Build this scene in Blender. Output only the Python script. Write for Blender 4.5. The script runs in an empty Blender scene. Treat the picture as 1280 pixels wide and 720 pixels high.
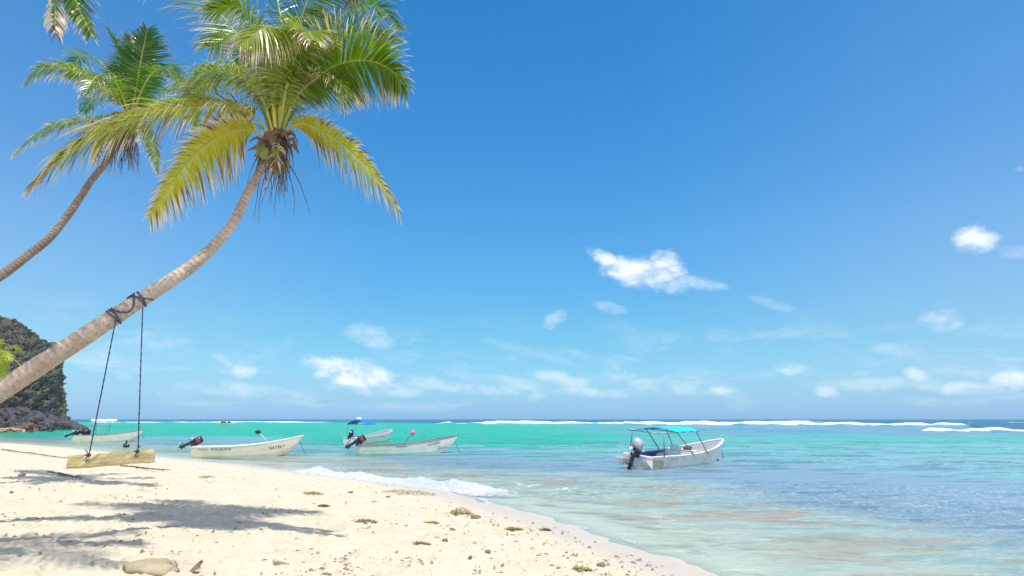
import bpy, bmesh, math, random
import numpy as np
from mathutils import Vector, Matrix, Quaternion
PI = math.pi
R = math.radians
random.seed(7)

# ------------------------------------------------------------------ camera
scene = bpy.context.scene
C = scene.collection
CAMZ = 2.6
F = 853.33
PITCH = math.atan(164.0 / F)
cam_data = bpy.data.cameras.new('camera')
cam = bpy.data.objects.new('camera', cam_data)
C.objects.link(cam)
cam_data.sensor_width = 36.0
cam_data.lens = 24.0
cam_data.clip_start = 0.05
cam_data.clip_end = 20000
cam.location = (0, 0, CAMZ)
cam.rotation_euler = (PI / 2 + PITCH, 0, 0)
scene.camera = cam

# ------------------------------------------------------------------ sun
SUNDIR = Vector((1.35, -1.95, 7.0)).normalized()      # towards the sun
sd = bpy.data.lights.new('sun', 'SUN')
sd.energy = 3.8
sd.angle = R(0.53)
sd.color = (1.0, 0.96, 0.88)
sun = bpy.data.objects.new('sun', sd)
C.objects.link(sun)
sun.rotation_euler = (-SUNDIR).to_track_quat('-Z', 'Y').to_euler()
sun.location = (0, 0, 40)

scene.view_settings.view_transform = 'Standard'
scene.view_settings.look = 'None'
scene.view_settings.exposure = 0.3
scene.view_settings.gamma = 1.0
scene.view_settings.use_curve_mapping = False

# pixel of a 1280x720 frame -> viewing direction -> point in the place
def ray(px, py):
    a = (px - 640) / F
    b = (360 - py) / F
    fw = Vector((0, math.cos(PITCH), math.sin(PITCH)))
    up = Vector((0, -math.sin(PITCH), math.cos(PITCH)))
    return fw + up * b + Vector((a, 0, 0))
def P(px, py, Y):
    d = ray(px, py)
    return Vector((0, 0, CAMZ)) + d * (Y / d.y)
def G(px, py, z=0.0):
    d = ray(px, py)
    return Vector((0, 0, CAMZ)) + d * ((z - CAMZ) / d.z)

# ------------------------------------------------------------------ node helpers
class NT:
    def __init__(self, nt):
        self.nt = nt
        self.N = nt.nodes
        self.L = nt.links
    def put(self, sock, v):
        if v is None: return
        if hasattr(v, 'is_output'): self.L.new(v, sock)
        elif isinstance(v, (tuple, list)) and len(v) == 3 and sock.type == 'RGBA': sock.default_value = (*v, 1)
        else: sock.default_value = v
    def math(self, op, a, b=None, c=None, clamp=False):
        n = self.N.new('ShaderNodeMath'); n.operation = op; n.use_clamp = clamp
        self.put(n.inputs[0], a); self.put(n.inputs[1], b); self.put(n.inputs[2], c)
        return n.outputs[0]
    def mix(self, f, a, b, mode='MIX'):
        n = self.N.new('ShaderNodeMix'); n.data_type = 'RGBA'; n.blend_type = mode; n.clamp_factor = True
        self.put(n.inputs[0], f); self.put(n.inputs[6], a); self.put(n.inputs[7], b)
        return n.outputs[2]
    def smooth(self, v, a, b, lo=0.0, hi=1.0):
        n = self.N.new('ShaderNodeMapRange'); n.interpolation_type = 'SMOOTHSTEP'
        self.put(n.inputs[0], v); n.inputs[1].default_value = a; n.inputs[2].default_value = b
        n.inputs[3].default_value = lo; n.inputs[4].default_value = hi
        return n.outputs[0]
    def noise(self, vec=None, scale=5.0, detail=3.0, rough=0.5, dist=0.0):
        n = self.N.new('ShaderNodeTexNoise')
        if vec is not None: self.L.new(vec, n.inputs['Vector'])
        n.inputs['Scale'].default_value = scale; n.inputs['Detail'].default_value = detail
        n.inputs['Roughness'].default_value = rough; n.inputs['Distortion'].default_value = dist
        return n.outputs[0]
    def mapping(self, vec, scale=(1, 1, 1), rot=(0, 0, 0), loc=(0, 0, 0)):
        n = self.N.new('ShaderNodeMapping')
        self.L.new(vec, n.inputs[0])
        n.inputs['Scale'].default_value = scale; n.inputs['Rotation'].default_value = rot; n.inputs['Location'].default_value = loc
        return n.outputs[0]
    def ramp(self, v, stops):
        n = self.N.new('ShaderNodeValToRGB')
        self.put(n.inputs[0], v)
        e = n.color_ramp.elements
        while len(e) < len(stops): e.new(0.5)
        for i, (p, c) in enumerate(stops):
            e[i].position = p
            e[i].color = (*c, 1) if isinstance(c, tuple) else (c, c, c, 1)
        return n.outputs[0]
    def attr(self, name):
        n = self.N.new('ShaderNodeAttribute'); n.attribute_name = name
        return n
    def coord(self, which='Object'):
        return self.N.new('ShaderNodeTexCoord').outputs[which]
    def pos(self):
        return self.N.new('ShaderNodeNewGeometry').outputs['Position']
    def bump(self, h, strength=0.5, dist=0.02, normal=None):
        n = self.N.new('ShaderNodeBump')
        n.inputs['Strength'].default_value = strength; n.inputs['Distance'].default_value = dist
        self.put(n.inputs['Height'], h)
        if normal is not None: self.L.new(normal, n.inputs['Normal'])
        return n.outputs[0]

def material(name):
    m = bpy.data.materials.new(name); m.use_nodes = True
    t = NT(m.node_tree); t.N.clear()
    out = t.N.new('ShaderNodeOutputMaterial')
    return m, t, out
def principled(t, out, col, rough=0.6, spec=0.4, metal=0.0, normal=None):
    b = t.N.new('ShaderNodeBsdfPrincipled')
    t.put(b.inputs['Base Color'], col); t.put(b.inputs['Roughness'], rough)
    b.inputs['Specular IOR Level'].default_value = spec; b.inputs['Metallic'].default_value = metal
    if normal is not None: t.L.new(normal, b.inputs['Normal'])
    if out is not None: t.L.new(b.outputs[0], out.inputs[0])
    return b
def weathered(name, col, col2=None, scale=6.0, rough=0.5, spec=0.4, amt=0.6, bumpd=0.0, metal=0.0):
    m, t, out = material(name)
    v = t.coord('Object')
    n1 = t.noise(v, scale, 5, 0.6)
    c2 = col2 or tuple(c * 0.6 for c in col)
    f = t.smooth(n1, 0.42, 0.72, 0.0, amt)
    c = t.mix(f, col, c2)
    nm = t.bump(t.noise(v, scale * 6, 3), 0.6, bumpd) if bumpd > 0 else None
    principled(t, out, c, rough, spec, metal, nm)
    return m

# ------------------------------------------------------------------ world: sky and its clouds
def azel(d):
    d = d.normalized()
    return math.atan2(d.x, d.y), math.asin(d.z)
world = bpy.data.worlds.new('World')
scene.world = world
world.use_nodes = True
w = NT(world.node_tree); w.N.clear()
wout = w.N.new('ShaderNodeOutputWorld')
bg = w.N.new('ShaderNodeBackground'); bg.inputs[1].default_value = 0.105
w.L.new(bg.outputs[0], wout.inputs[0])
sky = w.N.new('ShaderNodeTexSky'); sky.sky_type = 'NISHITA'; sky.sun_disc = False
sky.sun_elevation = math.asin(SUNDIR.z)
sky.sun_rotation = math.atan2(SUNDIR.x, SUNDIR.y)
sky.altitude = 0; sky.air_density = 1.0; sky.dust_density = 0.35; sky.ozone_density = 3.0
hs = w.N.new('ShaderNodeHueSaturation')
hs.inputs['Saturation'].default_value = 1.28
hs.inputs['Hue'].default_value = 0.49
hs.inputs['Value'].default_value = 1.0
w.L.new(sky.outputs[0], hs.inputs['Color'])
wv = w.coord('Generated')
sep = w.N.new('ShaderNodeSeparateXYZ'); w.L.new(wv, sep.inputs[0])
AZ = w.math('ARCTAN2', sep.outputs[0], sep.outputs[1])
EL = w.math('ARCSINE', sep.outputs[2])
cmb = w.N.new('ShaderNodeCombineXYZ'); w.L.new(AZ, cmb.inputs[0]); w.L.new(EL, cmb.inputs[1])
cvec = cmb.outputs[0]
n_big = w.noise(w.mapping(cvec, (1, 1.6, 1)), 22, 6, 0.58, 0.3)
n_fine = w.noise(w.mapping(cvec, (1, 1.8, 1), loc=(3, 1, 0)), 60, 5, 0.6, 0.2)
nb = w.math('SUBTRACT', n_big, 0.5)
nf = w.math('SUBTRACT', n_fine, 0.5)
pert = w.math('ADD', w.math('MULTIPLY', nb, 3.4), w.math('MULTIPLY', nf, 1.3))
# centre, half width, half height, tilt (deg, + = right side lower), strength
CL = [(800, 341, 44, 19, 12, .95), (832, 335, 22, 20, 20, .9), (756, 323, 22, 9, 28, .85), (842, 356, 18, 11, 10, .5), (880, 355, 24, 8, 15, .42), (965, 380, 34, 6, 20, .16),
      (692, 400, 17, 9, -25, .5), (762, 385, 19, 7, 12, .45), (1218, 299, 26, 17, 15, .85), (1268, 316, 22, 8, 10, .35),
      (1178, 401, 25, 14, 8, .62), (462, 419, 32, 13, 12, .48), (306, 463, 17, 10, 8, .65), (280, 450, 16, 6, 30, .35),
      (440, 466, 54, 17, 12, .95), (478, 480, 28, 10, 8, .7), (990, 461, 26, 8, 8, .45), (1125, 438, 32, 8, 8, .38),
      (905, 487, 20, 8, 0, .6), (1034, 490, 14, 7, 0, .55), (1144, 467, 16, 9, 20, .6), (1262, 473, 26, 13, 8, .85),
      (700, 474, 40, 9, 10, .55), (600, 486, 50, 7, 3, .45), (736, 490, 50, 7, 3, .4), (1205, 486, 60, 8, 3, .5), (530, 478, 30, 8, 4, .4),
      (1275, 211, 7, 4, 0, .4), (155, 471, 10, 5, 0, .2), (300, 487, 60, 9, 4, .4), (480, 488, 60, 8, 4, .4), (660, 440, 60, 6, 15, .14),
      (840, 486, 70, 10, 0, .3), (1100, 480, 80, 9, 0, .3)]
acc = None
for (px, py, hw, hh, tilt, st) in CL:
    st *= (.78 if py > 390 and px != 440 else 1.0)
    a0, e0 = azel(ray(px, py)); a1, _ = azel(ray(px + hw, py)); _, e1 = azel(ray(px, py - hh))
    wa = a1 - a0; we = e1 - e0; tl = R(tilt)
    dx = w.math('SUBTRACT', AZ, a0); dy = w.math('SUBTRACT', EL, e0)
    u = w.math('MULTIPLY_ADD', dx, math.cos(tl) / wa, w.math('MULTIPLY', dy, -math.sin(tl) / wa))
    v = w.math('MULTIPLY_ADD', dy, math.cos(tl) / we, w.math('MULTIPLY', dx, math.sin(tl) / we))
    r2 = w.math('ADD', w.math('MULTIPLY', u, u), w.math('MULTIPLY', v, v))
    m_ = w.smooth(w.math('ADD', w.math('SUBTRACT', 1.0, r2), pert), -0.75, 1.6, 0.0, st)
    fade = w.smooth(r2, 2.6, 5.0, 1.0, 0.0)
    m_ = w.math('MULTIPLY', m_, fade)
    acc = m_ if acc is None else w.math('MAXIMUM', acc, m_)
# thin broken band of far cloud low over the sea
n_band = w.noise(w.mapping(cvec, (1, 3.4, 1), loc=(7, 0, 0)), 9, 6, 0.6, 0.4)
band = w.math('MULTIPLY', w.smooth(n_band, 0.47, 0.72, 0.0, 0.26), w.math('MULTIPLY', w.smooth(EL, 0.0, 0.03), w.smooth(EL, 0.07, 0.17, 1.0, 0.0)))
acc = w.math('MAXIMUM', acc, band)
hz = w.smooth(EL, -0.02, 0.11, 0.50, 0.0)
skyc = w.mix(hz, hs.outputs[0], (3.6, 5.8, 8.2))
# grade of the air by height above the sea
tint = w.ramp(w.math('DIVIDE', EL, 0.7), [(0.0, (.245, .375, .545)), (0.17, (.325, .49, .55)), (0.37, (.42, .59, .66)), (0.62, (.39, .615, .73)), (0.83, (.35, .62, .73))])
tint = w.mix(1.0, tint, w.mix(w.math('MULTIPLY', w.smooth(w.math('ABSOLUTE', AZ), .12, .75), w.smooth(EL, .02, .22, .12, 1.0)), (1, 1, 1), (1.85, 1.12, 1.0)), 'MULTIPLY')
vs = w.N.new('ShaderNodeVectorMath'); vs.operation = 'SCALE'; vs.inputs['Scale'].default_value = 2.0
w.L.new(tint, vs.inputs[0])
skyc = w.mix(1.0, skyc, vs.outputs[0], 'MULTIPLY')
n_up = w.noise(w.mapping(cvec, (1, 1.6, 1), loc=(0, .022, 0)), 22, 6, 0.58, 0.3)
ccol = w.mix(w.smooth(w.math('SUBTRACT', n_big, n_up), -.14, .10), (6.0, 7.0, 8.9), (8.8, 9.1, 9.6))
fin = w.mix(acc, skyc, ccol)
# unseen bright cloud added overhead and behind the camera, to lift the shadows
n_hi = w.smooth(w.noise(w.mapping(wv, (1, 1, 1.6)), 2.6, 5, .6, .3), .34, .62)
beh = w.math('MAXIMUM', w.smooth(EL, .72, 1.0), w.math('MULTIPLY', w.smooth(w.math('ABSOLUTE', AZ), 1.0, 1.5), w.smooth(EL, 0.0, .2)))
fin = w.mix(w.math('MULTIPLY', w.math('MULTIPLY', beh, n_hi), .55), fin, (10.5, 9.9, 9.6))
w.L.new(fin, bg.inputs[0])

# ------------------------------------------------------------------ object helpers
def tag(o, label=None, cat=None, group=None, kind=None):
    if label: o['label'] = label
    if cat: o['category'] = cat
    if group: o['group'] = group
    if kind: o['kind'] = kind
    return o
def thing(name, label, cat, loc=(0, 0, 0), rot=(0, 0, 0), group=None):
    o = bpy.data.objects.new(name, None); C.objects.link(o)
    o.location = loc; o.rotation_euler = rot
    o.empty_display_size = 0.3
    return tag(o, label, cat, group)
def mesh_obj(name, verts, faces, mat, parent=None, smooth=True, attrs=None):
    me = bpy.data.meshes.new(name)
    me.from_pydata([tuple(v) for v in verts], [], faces)
    me.update()
    if attrs:
        for k, vals in attrs.items():
            a = me.attributes.new(k, 'FLOAT', 'POINT'); a.data.foreach_set('value', np.asarray(vals, dtype=np.float32))
    if smooth: me.polygons.foreach_set('use_smooth', [True] * len(me.polygons))
    if mat: me.materials.append(mat)
    o = bpy.data.objects.new(name, me); C.objects.link(o)
    if parent: o.parent = parent
    return o
def np_mesh(name, V, Fq, mat, attrs=None, cols=None, smooth=True):
    me = bpy.data.meshes.new(name)
    nv, nf = len(V), len(Fq)
    me.vertices.add(nv); me.vertices.foreach_set('co', V.astype(np.float32).ravel())
    me.loops.add(nf * 4); me.loops.foreach_set('vertex_index', Fq.astype(np.int32).ravel())
    me.polygons.add(nf); me.polygons.foreach_set('loop_start', np.arange(0, nf * 4, 4, dtype=np.int32))
    me.polygons.foreach_set('use_smooth', np.full(nf, smooth))
    for k, vals in (attrs or {}).items():
        a = me.attributes.new(k, 'FLOAT', 'POINT'); a.data.foreach_set('value', vals.astype(np.float32).ravel())
    for k, vals in (cols or {}).items():
        a = me.attributes.new(k, 'FLOAT_COLOR', 'POINT')
        c4 = np.ones((nv, 4), np.float32); c4[:, :3] = vals; a.data.foreach_set('color', c4.ravel())
    me.update(calc_edges=True); me.validate()
    me.materials.append(mat)
    o = bpy.data.objects.new(name, me); C.objects.link(o)
    return o
class MB:
    """collects shapes, then links them as one mesh object"""
    def __init__(self): self.v = []; self.f = []; self.a = {}
    def add(self, vs, fs):
        n = len(self.v); self.v += [Vector(v) for v in vs]; self.f += [tuple(i + n for i in f) for f in fs]
        return self
    def tube(self, pts, rad, sides=8, cap=True, flat=1.0, ref=Vector((0, 0, 1))):
        pts = [Vector(p) for p in pts]; n = len(pts)
        if not hasattr(rad, '__len__'): rad = [rad] * n
        base = len(self.v); prev = None
        for i, p in enumerate(pts):
            T = (pts[min(i + 1, n - 1)] - pts[max(i - 1, 0)]).normalized()
            if prev is None:
                A = T.cross(ref)
                if A.length < 1e-3: A = T.cross(Vector((1, 0, 0)))
                A.normalize()
            else:
                A = prev - T * prev.dot(T)
                A.normalize()
            prev = A; B = T.cross(A)
            for k in range(sides):
                t = 2 * PI * k / sides
                self.v.append(p + A * math.cos(t) * rad[i] + B * math.sin(t) * rad[i] * flat)
        for i in range(n - 1):
            for k in range(sides):
                a = base + i * sides + k; b = base + i * sides + (k + 1) % sides
                self.f.append((a, b, b + sides, a + sides))
        if cap:
            self.f.append(tuple(base + k for k in range(sides))[::-1]); self.f.append(tuple(base + (n - 1) * sides + k for k in range(sides)))
        return self
    def box(self, c, s, M=None, bev=0.0):
        bm = bmesh.new(); bmesh.ops.create_cube(bm, size=1)
        for v in bm.verts: v.co = Vector((v.co.x * s[0], v.co.y * s[1], v.co.z * s[2]))
        if bev: bmesh.ops.bevel(bm, geom=list(bm.edges), offset=bev, segments=2, affect='EDGES', profile=0.6)
        for v in bm.verts:
            if M is not None: v.co = M @ v.co
            v.co += Vector(c)
        bm.verts.ensure_lookup_table(); n = len(self.v)
        bm.verts.index_update()
        self.v += [v.co.copy() for v in bm.verts]; self.f += [tuple(v.index + n for v in f.verts) for f in bm.faces]
        bm.free(); return self
    def blob(self, c, s, seed=0, rough=0.25, sub=3, freq=1.5):
        from mathutils import noise
        bm = bmesh.new(); bmesh.ops.create_icosphere(bm, subdivisions=sub, radius=1)
        n = len(self.v); bm.verts.index_update()
        for v in bm.verts:
            q = v.co * freq + Vector((seed * 3.1, seed * 1.7, seed * .9))
            d = 1 + rough * (noise.noise(q) * 1.3 + 0.5 * noise.noise(q * 2.3) + .3 * noise.noise(q * 5))
            self.v.append(Vector((v.co.x * s[0], v.co.y * s[1], v.co.z * s[2])) * d + Vector(c))
        self.f += [tuple(v.index + n for v in f.verts) for f in bm.faces]
        bm.free(); return self
    def build(self, name, mat, parent=None, smooth=True, attrs=None):
        return mesh_obj(name, self.v, self.f, mat, parent, smooth, attrs)
def catmull(pts, n):
    pts = [Vector(p) for p in pts]
    q = [pts[0] * 2 - pts[1]] + pts + [pts[-1] * 2 - pts[-2]]
    out = []; m = len(pts) - 1
    for i in range(n):
        t = i / (n - 1) * m; k = min(int(t), m - 1); u = t - k
        a, b, c, d = q[k], q[k + 1], q[k + 2], q[k + 3]
        out.append(0.5 * ((2 * b) + (c - a) * u + (2 * a - 5 * b + 4 * c - d) * u * u + (3 * b - a - 3 * c + d) * u ** 3))
    return out

# ------------------------------------------------------------------ numpy noise
def perlin(x, y, seed=0):
    rs = np.random.RandomState(seed); perm = rs.permutation(256); ang = rs.rand(256) * 2 * np.pi
    gx, gy = np.cos(ang), np.sin(ang)
    xi = np.floor(x).astype(np.int64); yi = np.floor(y).astype(np.int64); xf = x - xi; yf = y - yi
    def g(ix, iy, fx, fy):
        h = perm[(perm[ix & 255] + iy) & 255]; return gx[h] * fx + gy[h] * fy
    u = xf * xf * xf * (xf * (xf * 6 - 15) + 10); v = yf * yf * yf * (yf * (yf * 6 - 15) + 10)
    a = g(xi, yi, xf, yf); b = g(xi + 1, yi, xf - 1, yf); c = g(xi, yi + 1, xf, yf - 1); d = g(xi + 1, yi + 1, xf - 1, yf - 1)
    return (a * (1 - u) + b * u) * (1 - v) + (c * (1 - u) + d * u) * v * 1.0
def fbm(x, y, octv=4, seed=0, gain=0.5):
    s = 0; a = 1.0
    for i in range(octv):
        s = s + a * perlin(x * 2 ** i, y * 2 ** i, seed + i * 13); a *= gain
    return s
def worley(x, y, seed=0):
    rs = np.random.RandomState(seed); jx = rs.rand(64, 64); jy = rs.rand(64, 64); jr = rs.rand(64, 64)
    xi = np.floor(x).astype(np.int64); yi = np.floor(y).astype(np.int64)
    best = np.full(x.shape, 9.0); rr = np.zeros(x.shape)
    for dx in (-1, 0, 1):
        for dy in (-1, 0, 1):
            a = (xi + dx) & 63; b = (yi + dy) & 63
            d = np.hypot(xi + dx + jx[a, b] - x, (yi + dy + jy[a, b] - y))
            m = d < best; best = np.where(m, d, best); rr = np.where(m, jr[a, b], rr)
    return best, rr
def sst(x, a, b):
    t = np.clip((x - a) / (b - a), 0, 1); return t * t * (3 - 2 * t)

# ------------------------------------------------------------------ shoreline
SH = [(60, -400), (24, -60), (11, -20), (7.5, -6), (5.2, 4)]
SH += [tuple(G(px, py)[:2]) for px, py in [(880, 723), (820, 699), (740, 671), (660, 645), (600, 627), (540, 613), (470, 601), (400, 593), (300, 581), (200, 571), (100, 561), (0, 553)]]
SH += [(-90, 106), (-108, 130), (-113, 150), (-122, 172), (-134, 186), (-131, 199), (-150, 235), (-220, 300), (-600, 420)]
_s = np.array([tuple(p[:2]) for p in catmull([Vector((*p, 0)) for p in SH], 220)])
def shore_dist(x, y):
    """signed distance to the waterline, positive inland"""
    if x.size < 400:
        A = _s[:-1]; D = _s[1:] - A; px = x.ravel()[:, None]; py = y.ravel()[:, None]
        t = np.clip(((px - A[:, 0]) * D[:, 0] + (py - A[:, 1]) * D[:, 1]) / (D * D).sum(1), 0, 1)
        q = np.hypot(px - A[:, 0] - t * D[:, 0], py - A[:, 1] - t * D[:, 1]); k = q.argmin(1); cr = D[:, 0] * (py - A[:, 1]) - D[:, 1] * (px - A[:, 0])
        r_ = np.arange(len(k)); return (q[r_, k] * np.where(cr[r_, k] > 0, 1.0, -1.0)).reshape(x.shape)
    shp = x.shape; x = x.ravel(); y = y.ravel(); best = np.full(x.shape, 1e18); sg = np.ones(x.shape)
    A = _s[:-1]; B = _s[1:]
    for a, b in zip(A, B):
        d = b - a; L2 = d @ d
        t = np.clip(((x - a[0]) * d[0] + (y - a[1]) * d[1]) / L2, 0, 1)
        ex = x - a[0] - t * d[0]; ey = y - a[1] - t * d[1]; q = ex * ex + ey * ey
        m = q < best
        cr = d[0] * (y - a[1]) - d[1] * (x - a[0])
        best = np.where(m, q, best); sg = np.where(m, np.where(cr > 0, 1.0, -1.0), sg)
    return (np.sqrt(best) * sg).reshape(shp)
def shore_grid(X, Y, k=5):
    nr, na = X.shape
    ri = np.unique(np.r_[np.arange(0, nr, k), nr - 1]); ai = np.unique(np.r_[np.arange(0, na, k), na - 1])
    D = shore_dist(X[np.ix_(ri, ai)], Y[np.ix_(ri, ai)])
    T = np.empty((nr, len(ai))); rr = np.arange(nr)
    for j in range(len(ai)): T[:, j] = np.interp(rr, ri, D[:, j])
    out = np.empty((nr, na)); aa = np.arange(na)
    for i in range(nr): out[i] = np.interp(aa, ai, T[i])
    return out
def profile(s):
    return np.interp(s, [-4000, -600, -150, -60, -25, -10, -3, 0, 3, 8, 14, 25, 60, 400, 4000],
                     [-30, -12, -3.0, -1.9, -1.1, -.55, -.20, 0, .20, .52, .85, 1.15, 1.5, 3, 6])
def base_height(x, y, s=None):
    s = shore_dist(x, y) if s is None else s
    swash = np.exp(-(s / 3.0) ** 2) * (.030 * fbm(x * .28, y * .28, 3, 15) + .016 * fbm(x * 1.1, y * 1.1, 3, 16))
    return profile(s) + swash + np.where(s > 0, sst(s, 0.5, 5) * .07 * fbm(x * .35, y * .35, 3, 5), sst(-s, 1, 12) * 0.12 * fbm(x * .3, y * .3, 3, 9)), s
def ground_z(x, y):
    h, s = base_height(np.array([float(x)]), np.array([float(y)])); return float(h[0])
def on_ground(px, py):
    z = 0.5
    for _ in range(12):
        p = G(px, py, z); z = ground_z(p.x, p.y)
    return G(px, py, z)

def polar(angs, rads):
    A, Rr = np.meshgrid(angs, rads)
    X = np.sin(A) * Rr; Y = np.cos(A) * Rr
    nr, na = X.shape
    i = np.arange(nr - 1)[:, None] * na + np.arange(na - 1)[None, :]
    Fq = np.stack([i, i + 1, i + na + 1, i + na], -1).reshape(-1, 4)[:, ::-1]
    return X, Y, Fq
front = np.linspace(R(-47), R(47), 900)
full = np.concatenate([np.linspace(R(-180), R(-47), 60)[:-1], front, np.linspace(R(47), R(180), 60)[1:]])
rads = np.concatenate([[0.001], np.geomspace(0.4, 5, 26)[:-1], np.geomspace(5, 70, 480)[:-1], np.geomspace(70, 900, 110)[:-1], np.geomspace(900, 9000, 20)])
X, Y, Fq = polar(full, rads)
Zg, S = base_height(X, Y, shore_grid(X, Y))
Zg0 = Zg.copy()
# trampled sand: footprints, ridges and small lumps
dry = sst(S, .6, 3.0)
near = 1 - sst(np.hypot(X, Y), 35, 70)
wx = X + .12 * perlin(X * 2, Y * 2, 3); wy = Y + .12 * perlin(X * 2 + 9, Y * 2, 4)
d1, r1 = worley(wx * 2.1, wy * 2.6, 1); d2, r2 = worley(wx * 3.7 + 5, wy * 4.3, 2)
foot = -(0.062 * (r1 > .35) * (1 - sst(d1, .12, .40)) + 0.022 * (r2 > .3) * (1 - sst(d2, .15, .45)))
rim = 0.026 * np.exp(-((d1 - .46) / .09) ** 2) * (r1 > .35)
Zg = Zg + dry * near * (foot + rim + 0.045 * fbm(X * .9, Y * .9, 4, 21) + .016 * fbm(X * 5, Y * 5, 3, 33))
Zg = Zg + sst(S, -.5, .5) * near * .006 * fbm(X * 3, Y * 3, 3, 41)
# ------------------------------------------------------------------ sand
def sand_material():
    m, t, out = material('sand')
    p = t.pos()
    s = t.attr('shore').outputs['Fac']
    n1 = t.noise(p, 1.3, 5, .6); n2 = t.noise(p, 9, 5, .65); n3 = t.noise(p, 90, 3, .6); n4 = t.noise(t.mapping(p, (1, 1, 1), loc=(40, 3, 0)), 28, 4, .7)
    c = t.mix(t.smooth(n1, .3, .7), (.64, .56, .42), (.565, .48, .35))
    n5 = t.noise(p, 3.6, 5, .65)
    c = t.mix(t.smooth(n5, .52, .68, 0, .5), c, (.47, .39, .295))
    c = t.mix(t.smooth(n2, .52, .75, 0, .55), c, (.53, .43, .33))
    c = t.mix(t.smooth(n3, .5, .75, 0, .5), c, (.82, .76, .65))
    c = t.mix(t.smooth(n4, .66, .74, 0, .55), c, (.26, .17, .10))           # bits of broken weed and bark
    wet = t.smooth(t.math('ADD', s, t.math('MULTIPLY', t.math('SUBTRACT', n1, .5), 1.6)), .35, 1.7, 1.0, 0.0)
    c = t.mix(wet, c, (.585, .495, .40))
    c = t.mix(t.smooth(s, -.15, -1.2), c, (.80, .73, .56))
    # sea floor: pale sand with patches of weed and tan reef flat
    nr = t.noise(t.mapping(p, (.55, 1, 1)), .55, 6, .62, .6)
    under = t.smooth(s, -.3, -1.5)
    c = t.mix(t.math('MULTIPLY', under, t.smooth(nr, .53, .60, 0, .8)), c, (.42, .26, .14))
    nr2 = t.noise(t.mapping(p, (.5, 1, 1), loc=(20, 4, 0)), .8, 6, .65, .5)
    c = t.mix(t.math('MULTIPLY', under, t.smooth(nr2, .56, .66, 0, .7)), c, (.15, .20, .13))
    rough = t.math('MULTIPLY_ADD', wet, -.55, .92)
    h = t.math('ADD', t.math('MULTIPLY', n2, .6), t.math('ADD', t.math('MULTIPLY', n3, .12), t.math('MULTIPLY', n4, .25)))
    nm = t.bump(h, .8, .05)
    principled(t, out, c, rough, .3, 0, nm)
    return m
M_sand = sand_material()
V = np.stack([X, Y, Zg], -1).reshape(-1, 3)
sand = np_mesh('beach_sand', V, Fq, M_sand, {'shore': S})
sand.name = 'ground'
tag(sand, 'pale cream trampled beach sand running down into the sea', 'sand', kind='structure')

# ------------------------------------------------------------------ water
wrads = np.concatenate([np.geomspace(3.0, 90, 760)[:-1], np.geomspace(90, 1300, 330)[:-1], np.geomspace(1300, 12000, 25)])
wang = np.concatenate([np.linspace(R(-110), R(-42), 60)[:-1], np.linspace(R(-42), R(42), 900), np.linspace(R(42), R(110), 60)[1:]])
WX, WY, WF = polar(wang, wrads)
Rr = np.hypot(WX, WY)
WS = shore_grid(WX, WY)
sea = np.maximum(-WS, 0)
def warp(x, y):
    return x + 3 * perlin(x * .05, y * .05, 71), y + 2 * perlin(x * .05 + 5, y * .05, 72)
ax, ay = warp(WX, WY)
# chop: crests roughly parallel to x, stretched sideways
def crest(n): return (1 - np.abs(n) * 2.2)
ch = 0.075 * crest(perlin(ax * .10 + ay * .03, ay * .42, 81)) * sst(sea, 4, 30)
ch += 0.050 * crest(perlin(ax * .33 + ay * .1, ay * 1.0, 82)) * sst(sea, 2, 14) * (1 - sst(Rr, 120, 300))
ch += 0.036 * crest(perlin(ax * .9 - ay * .2, ay * 2.1, 83)) * sst(sea, .3, 4) * (1 - sst(Rr, 60, 140))
ch += 0.020 * crest(perlin(ax * 2.0 + ay * .5, ay * 4.2, 84)) * sst(sea, .05, 1.5) * (1 - sst(Rr, 30, 70))
ch += 0.008 * perlin(ax * 5.2, ay * 8.1, 85) * sst(sea, .05, 1) * (1 - sst(Rr, 18, 35))
ch -= .035 * sst(sea, .3, 4)
gusts = .55 + .9 * sst(fbm(ax * .03, ay * .09, 3, 90), -.25, .35)
WZ = ch * gusts * 1.25 - .02
foam = np.zeros_like(WX)
def poly_dist(pts, x, y):
    """signed distance and parameter along a polyline; positive = seaward (left of travel)"""
    best = np.full(x.shape, 1e18); sg = np.zeros(x.shape); par = np.zeros(x.shape); n = len(pts) - 1
    for i in range(n):
        a = np.array(pts[i][:2]); b = np.array(pts[i + 1][:2]); d = b - a
        t = np.clip(((x - a[0]) * d[0] + (y - a[1]) * d[1]) / (d @ d), 0, 1)
        ex = x - a[0] - t * d[0]; ey = y - a[1] - t * d[1]; q = ex * ex + ey * ey; m = q < best
        cr = d[0] * (y - a[1]) - d[1] * (x - a[0])
        best = np.where(m, q, best); sg = np.where(m, np.sign(cr), sg); par = np.where(m, (i + t) / n, par)
    return np.sqrt(best) * sg, par
# the little shore break
wl = [G(px, py + 4, .1) for px, py in [(372, 580), (400, 585), (440, 590), (490, 594), (540, 599), (590, 605), (630, 610), (690, 618)]]
d, par = poly_dist(wl, WX, WY)
jag = .35 * fbm(WX * .8, WY * .8, 4, 101) + .15 * perlin(WX * 3, WY * 3, 103)
env = sst(par, .0, .10) * (1 - sst(par, .70, 1.0)) * (Rr < 90)
hgt = .22 * (.85 + .8 * fbm(WX * .5, WY * .5, 3, 104))
WZ += env * hgt * np.where(d > 0, np.exp(-(d / .8) ** 2), np.exp(-((d) / .45) ** 2)) * (1 + .35 * fbm(WX * 4, WY * 4, 3, 107))
foam = np.maximum(foam, np.minimum(1.4 * env, 1) * (.9 + .5 * fbm(WX * 2.2, WY * 3.5, 4, 119)) * (sst(d + jag * 1.5, -1.9, -.5) * (1 - sst(d + jag * .6, .25, .65))))
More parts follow.
